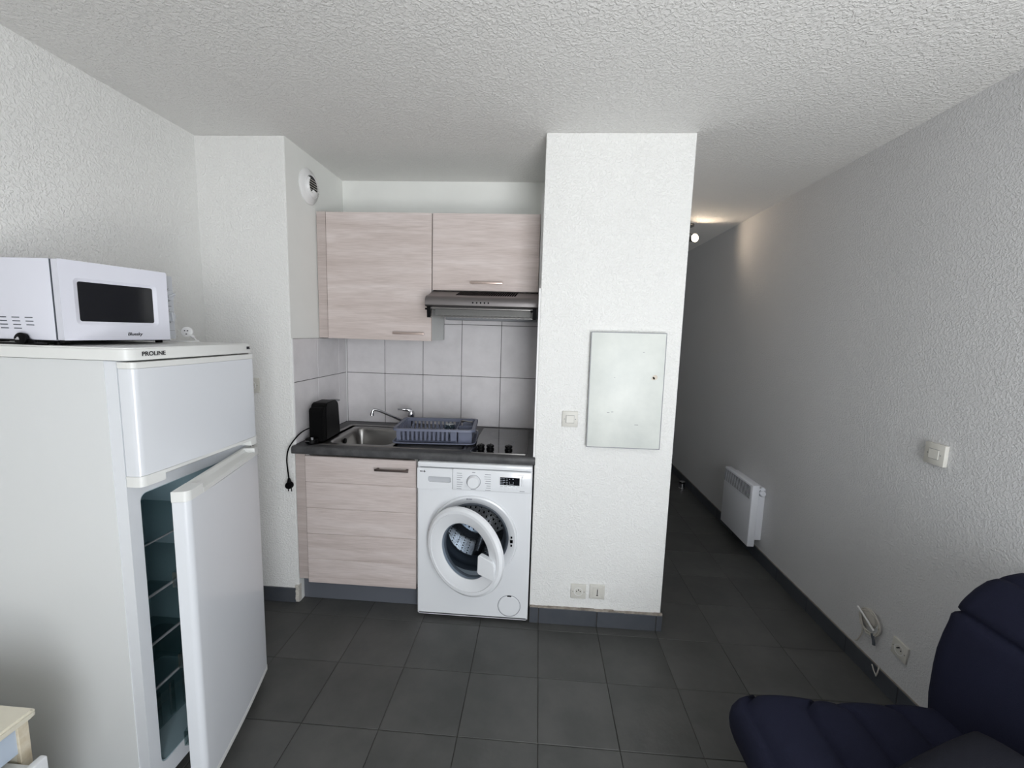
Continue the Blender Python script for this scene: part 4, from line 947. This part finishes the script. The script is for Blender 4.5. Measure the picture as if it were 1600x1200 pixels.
# coiled cable with its box on the right-hand wall
t = thing('cable_outlet', 'round white cable outlet with a coiled white cable on the right-hand wall', 'outlet', (XR, -0.12, 0.26))
bm = nb(); lathe(bm, [(0, 0.014), (0.034, 0.014), (0.040, 0.010), (0.042, 0)], (XR, -0.11, 0.262), (-1, 0, 0), 32); obj('cover', bm, 'cable', t)
bm = nb(); P_ = []
for k in range(70):
    a = k * 2 * PI / 17; r1_ = 0.060 + 0.006 * math.sin(k * 0.9); P_.append((XR - 0.008 - 0.004 * (k % 5) / 2 - 0.0008 * (k // 17), -0.125 + r1_ * 0.95 * math.cos(a), 0.252 + r1_ * 0.85 * math.sin(a)))
P_ += [(XR - 0.018, -0.10, 0.20), (XR - 0.015, -0.09, 0.16), (XR - 0.014, -0.075, 0.125), (XR - 0.013, -0.06, 0.112)]
tube(bm, P_, 0.0032, 6, 2); obj('cable', bm, 'cable', t)
bm = nb(); tube(bm, [(XR - 0.022, -0.060, 0.285), (XR - 0.024, -0.12, 0.262), (XR - 0.022, -0.165, 0.236)], 0.0045, 8, 4); obj('cable_tie', bm, 'trim', t)
bm = nb(); tube(bm, [(XR - 0.016, -0.150, 0.215), (XR - 0.018, -0.165, 0.190), (XR - 0.018, -0.170, 0.172)], 0.006, 8, 3); obj('connector', bm, 'gasket', t)
t = thing('cable_stub', 'short loose white cable end on the dark skirting near the sofa', 'cable', (XR - 0.012, -0.19, 0.07))
bm = nb(); tube(bm, [(XR - 0.008, -0.20, 0.094), (XR - 0.014, -0.205, 0.07), (XR - 0.016, -0.20, 0.045)], 0.0028, 6, 3); tube(bm, [(XR - 0.014, -0.17, 0.078), (XR - 0.016, -0.185, 0.062), (XR - 0.016, -0.198, 0.050)], 0.0028, 6, 3); obj('cable_end', bm, 'cable', t)

# corridor ceiling spotlight
t = thing('ceiling_spotlight', 'lit corridor ceiling spotlight seen past the pillar', 'ceiling light', (2.36, 1.66, H))
bm = nb(); lathe(bm, [(0, 0), (0.045, 0), (0.045, 0.016), (0.040, 0.020), (0, 0.020)], (2.36, 1.66, H), (0, 0, -1), 28); obj('ceiling_plate', bm, 'steel', t)
bm = nb(); tube(bm, [(2.36, 1.66, H - 0.018), (2.37, 1.66, H - 0.06), (2.40, 1.65, H - 0.085)], 0.006, 10, 4); obj('arm', bm, 'steel', t)
hd = Vector((2.407, 1.645, 2.335)); ax = Vector((0.35, -1, 0.02)).normalized()
bm = nb(); lathe(bm, [(0, -0.055), (0.018, -0.052), (0.024, -0.03), (0.032, 0.0), (0.035, 0.012), (0.033, 0.012), (0.029, 0.0), (0.02, -0.028), (0, -0.03)], hd, ax, 28); obj('lamp_head', bm, 'steel', t)
bm = nb(); lathe(bm, [(0, 0.008), (0.012, 0.006), (0.020, 0.0), (0.022, -0.01), (0.012, -0.024), (0, -0.026)], hd, ax, 20); obj('bulb', bm, 'bulb', t)
sd = bpy.data.lights.new('spot_beam', 'SPOT'); sd.energy = 3.2; sd.color = (1.0, 0.78, 0.58); sd.spot_size = rad(160); sd.spot_blend = 0.8; sd.shadow_soft_size = 0.02
so = bpy.data.objects.new('spot_beam', sd); COL.objects.link(so); so.location = hd + ax * 0.02; so.rotation_euler = ax.to_track_quat('-Z', 'Y').to_euler()

# ------------------------------------------------------------------ chest of drawers (bottom left)
t = thing('chest_of_drawers', 'cream-topped chest of drawers at the lower left with top drawer open', 'chest', (-0.28, -1.50, 0))
CX1, CY1, CY0 = -0.026, -1.163, -1.86
bm = nb(); prism(bm, rrect((CX1 - 0.52) / 2, (CY1 + CY0) / 2, CX1 + 0.52, CY1 - CY0, 0.012, 4), 'z', 0.558, 0.580)
bmesh.ops.bevel(bm, geom=[e for e in bm.edges if abs(e.verts[0].co.z - e.verts[1].co.z) < 1e-5], offset=0.006, segments=3, affect='EDGES'); obj('top', bm, 'cream', t)
bm = nb(); box(bm, -0.50, CX1 - 0.022, CY1 - 0.032, CY1 - 0.012, 0.0, 0.558); box(bm, -0.50, CX1 - 0.022, CY0 + 0.012, CY0 + 0.032, 0.0, 0.558); box(bm, -0.50, -0.49, CY0 + .02, CY1 - .02, 0, 0.558); box(bm, -0.49, CX1 - 0.04, CY0 + .02, CY1 - .02, 0.04, 0.055); obj('carcass', bm, 'cream', t, 0)
bm = nb(); box(bm, CX1 - 0.024, CX1 - 0.012, CY1 - 0.034, CY1 - 0.012, 0.0, 0.558, 0.001, 1); obj('stile', bm, 'tan', t); bm = nb(); box(bm, CX1 - 0.024, CX1 - 0.012, CY0 + 0.012, CY0 + 0.034, 0.0, 0.558, 0.001, 1); obj('stile', bm, 'tan', t)
bm = nb(); box(bm, CX1 - 0.026, CX1 - 0.018, CY0 + 0.034, CY1 - 0.034, 0.485, 0.558); obj('front_rail', bm, 'paleblue', t, 0)
for k, (a, b, o_) in enumerate(((0.335, 0.484, 0.055), (0.185, 0.330, 0.0), (0.045, 0.180, 0.0))):
    bm = nb(); box(bm, CX1 - 0.020 + o_, CX1 - 0.002 + o_, CY0 + 0.03, CY1 - 0.030, a, b, 0.003, 2); dw = obj('drawer', bm, 'enamel', t)
    bm = nb(); box(bm, -0.40 + o_, CX1 - 0.019 + o_, CY1 - 0.052, CY1 - 0.040, a + 0.015, b - 0.02); box(bm, -0.40 + o_, CX1 - 0.019 + o_, CY0 + 0.040, CY0 + 0.052, a + 0.015, b - 0.02); box(bm, -0.40 + o_, CX1 - 0.02 + o_, CY0 + 0.05, CY1 - 0.05, a + 0.015, a + 0.021); obj('drawer_box', bm, 'white', dw, 0)
    bm = nb(); cyl(bm, (CX1 - 0.002 + o_, -1.51, (a + b) / 2), (CX1 + 0.02 + o_, -1.51, (a + b) / 2), 0.008, 0.013, n=16); obj('knob', bm, 'steel', dw)

# ------------------------------------------------------------------ sofa
t = thing('sofa', 'navy blue quilted fabric sofa against the right-hand wall', 'sofa', (2.25, -1.55, 0))
SY_0, SY_1 = -2.55, -0.775
def cushion_loft(bm, prof, y0, y1, r, n=12):
    """closed (x,z) profile swept along y with softly pinched, rounded ends"""
    cxm = sum(p[0] for p in prof) / len(prof); czm = sum(p[1] for p in prof) / len(prof); rings = []
    st = [(0, 0.0), (0.15, 0.5), (0.4, 0.8), (0.7, 0.95), (1.0, 1.0)]
    stations = [(y0 + r * q, s_) for q, s_ in st] + [(y0 + r + (y1 - y0 - 2 * r) * i / n, 1.0) for i in range(1, n)] + [(y1 - r * q, s_) for q, s_ in st[::-1]]
    rmax = 0.05
    for y, s_ in stations:
        ring = []
        for (px, pz) in prof:
            v = Vector((px - cxm, pz - czm)); L = v.length; k = (L - rmax * (1 - s_)) / L
            ring.append(bm.verts.new((cxm + v.x * k, y, czm + v.y * k)))
        rings.append(ring)
    m_ = len(prof)
    for a, b in zip(rings, rings[1:]):
        for i in range(m_): bm.faces.new((a[i], a[(i + 1) % m_], b[(i + 1) % m_], b[i]))
    bm.faces.new(rings[0][::-1]); bm.faces.new(rings[-1])
def puff(xs, base, amp, n=10):
    """points along x with quilting bulges between seam positions xs"""
    out = []
    for a, b in zip(xs, xs[1:]):
        for i in range(n):
            q = i / n; out.append((a + (b - a) * q, base + amp * math.sin(PI * q) ** 0.55 - (0.014 if i == 0 else 0)))
    return out
prof = [(1.815, 0.30), (1.803, 0.33), (1.798, 0.36), (1.803, 0.388), (1.815, 0.404), (1.835, 0.415)] + puff([1.85, 2.03, 2.165, 2.32, 2.46], 0.412, 0.012) + [(2.56, 0.41), (2.58, 0.36), (2.56, 0.28), (2.2, 0.26), (1.9, 0.27)]
bm = nb(); cushion_loft(bm, prof, SY_0, SY_1 + 0.005, 0.05); obj('seat', bm, 'navy', t, 180)
bp = [(2.432, 0.34), (2.420, 0.42), (2.415, 0.52), (2.414, 0.58), (2.420, 0.64), (2.430, 0.69), (2.436, 0.722), (2.447, 0.732), (2.470, 0.739), (2.456, 0.750), (2.464, 0.768), (2.480, 0.790), (2.510, 0.822), (2.545, 0.848), (2.558, 0.851), (2.570, 0.838), (2.580, 0.856), (2.596, 0.865), (2.625, 0.873), (2.665, 0.868), (2.700, 0.845), (2.722, 0.80), (2.728, 0.70), (2.722, 0.5), (2.71, 0.33), (2.60, 0.29), (2.48, 0.295)]
bm = nb(); cushion_loft(bm, bp, SY_0, SY_1 + 0.045, 0.06, 14); obj('backrest', bm, 'navy', t, 180)
bm = nb(); box(bm, 1.86, 2.66, SY_0 + 0.05, SY_1 - 0.05, 0.12, 0.30, 0.015, 2); obj('base', bm, 'char', t)
for xx in (1.92, 2.60):
    for yy in (SY_0 + 0.12, SY_1 - 0.12): bm = nb(); cyl(bm, (xx, yy, 0), (xx, yy, 0.125), 0.02, 0.026, n=16); obj('leg', bm, 'black', t)
t = thing('cushion', 'plump dark charcoal cushion lying on the navy sofa seat', 'cushion', (2.195, -1.19, 0.43))
bm = nb(); NS = 18; X = Matrix.Translation((2.205, -1.235, 0.500)) @ Matrix.Rotation(rad(18), 4, 'Z') @ Matrix.Rotation(rad(-13), 4, 'Y')
top_, bot = [], []
for i in range(NS + 1):
    a, b = [], []
    for j in range(NS + 1):
        u, v = -1 + 2 * i / NS, -1 + 2 * j / NS
        hgt = 0.062 * (max(0, (1 - u ** 4) * (1 - v ** 4))) ** 0.42; k = 1 - 0.08 * (abs(u) ** 2 * (1 - abs(v) ** 2) * -0.5 + abs(v) ** 2 * abs(u) ** 2 * 0.6)
        px, py = u * 0.205 * k, v * 0.220 * k
        edge_ = i in (0, NS) or j in (0, NS)
        p = bm.verts.new((px, py, 0 if edge_ else hgt)); a.append(p); b.append(p if edge_ else bm.verts.new((px, py, -hgt * 0.7)))
    top_.append(a); bot.append(b)
for i in range(NS):
    for j in range(NS):
        bm.faces.new((top_[i][j], top_[i + 1][j], top_[i + 1][j + 1], top_[i][j + 1])); bm.faces.new((bot[i][j], bot[i][j + 1], bot[i + 1][j + 1], bot[i + 1][j]))
bm.transform(X); obj('cushion_cover', bm, 'char', t, 180)
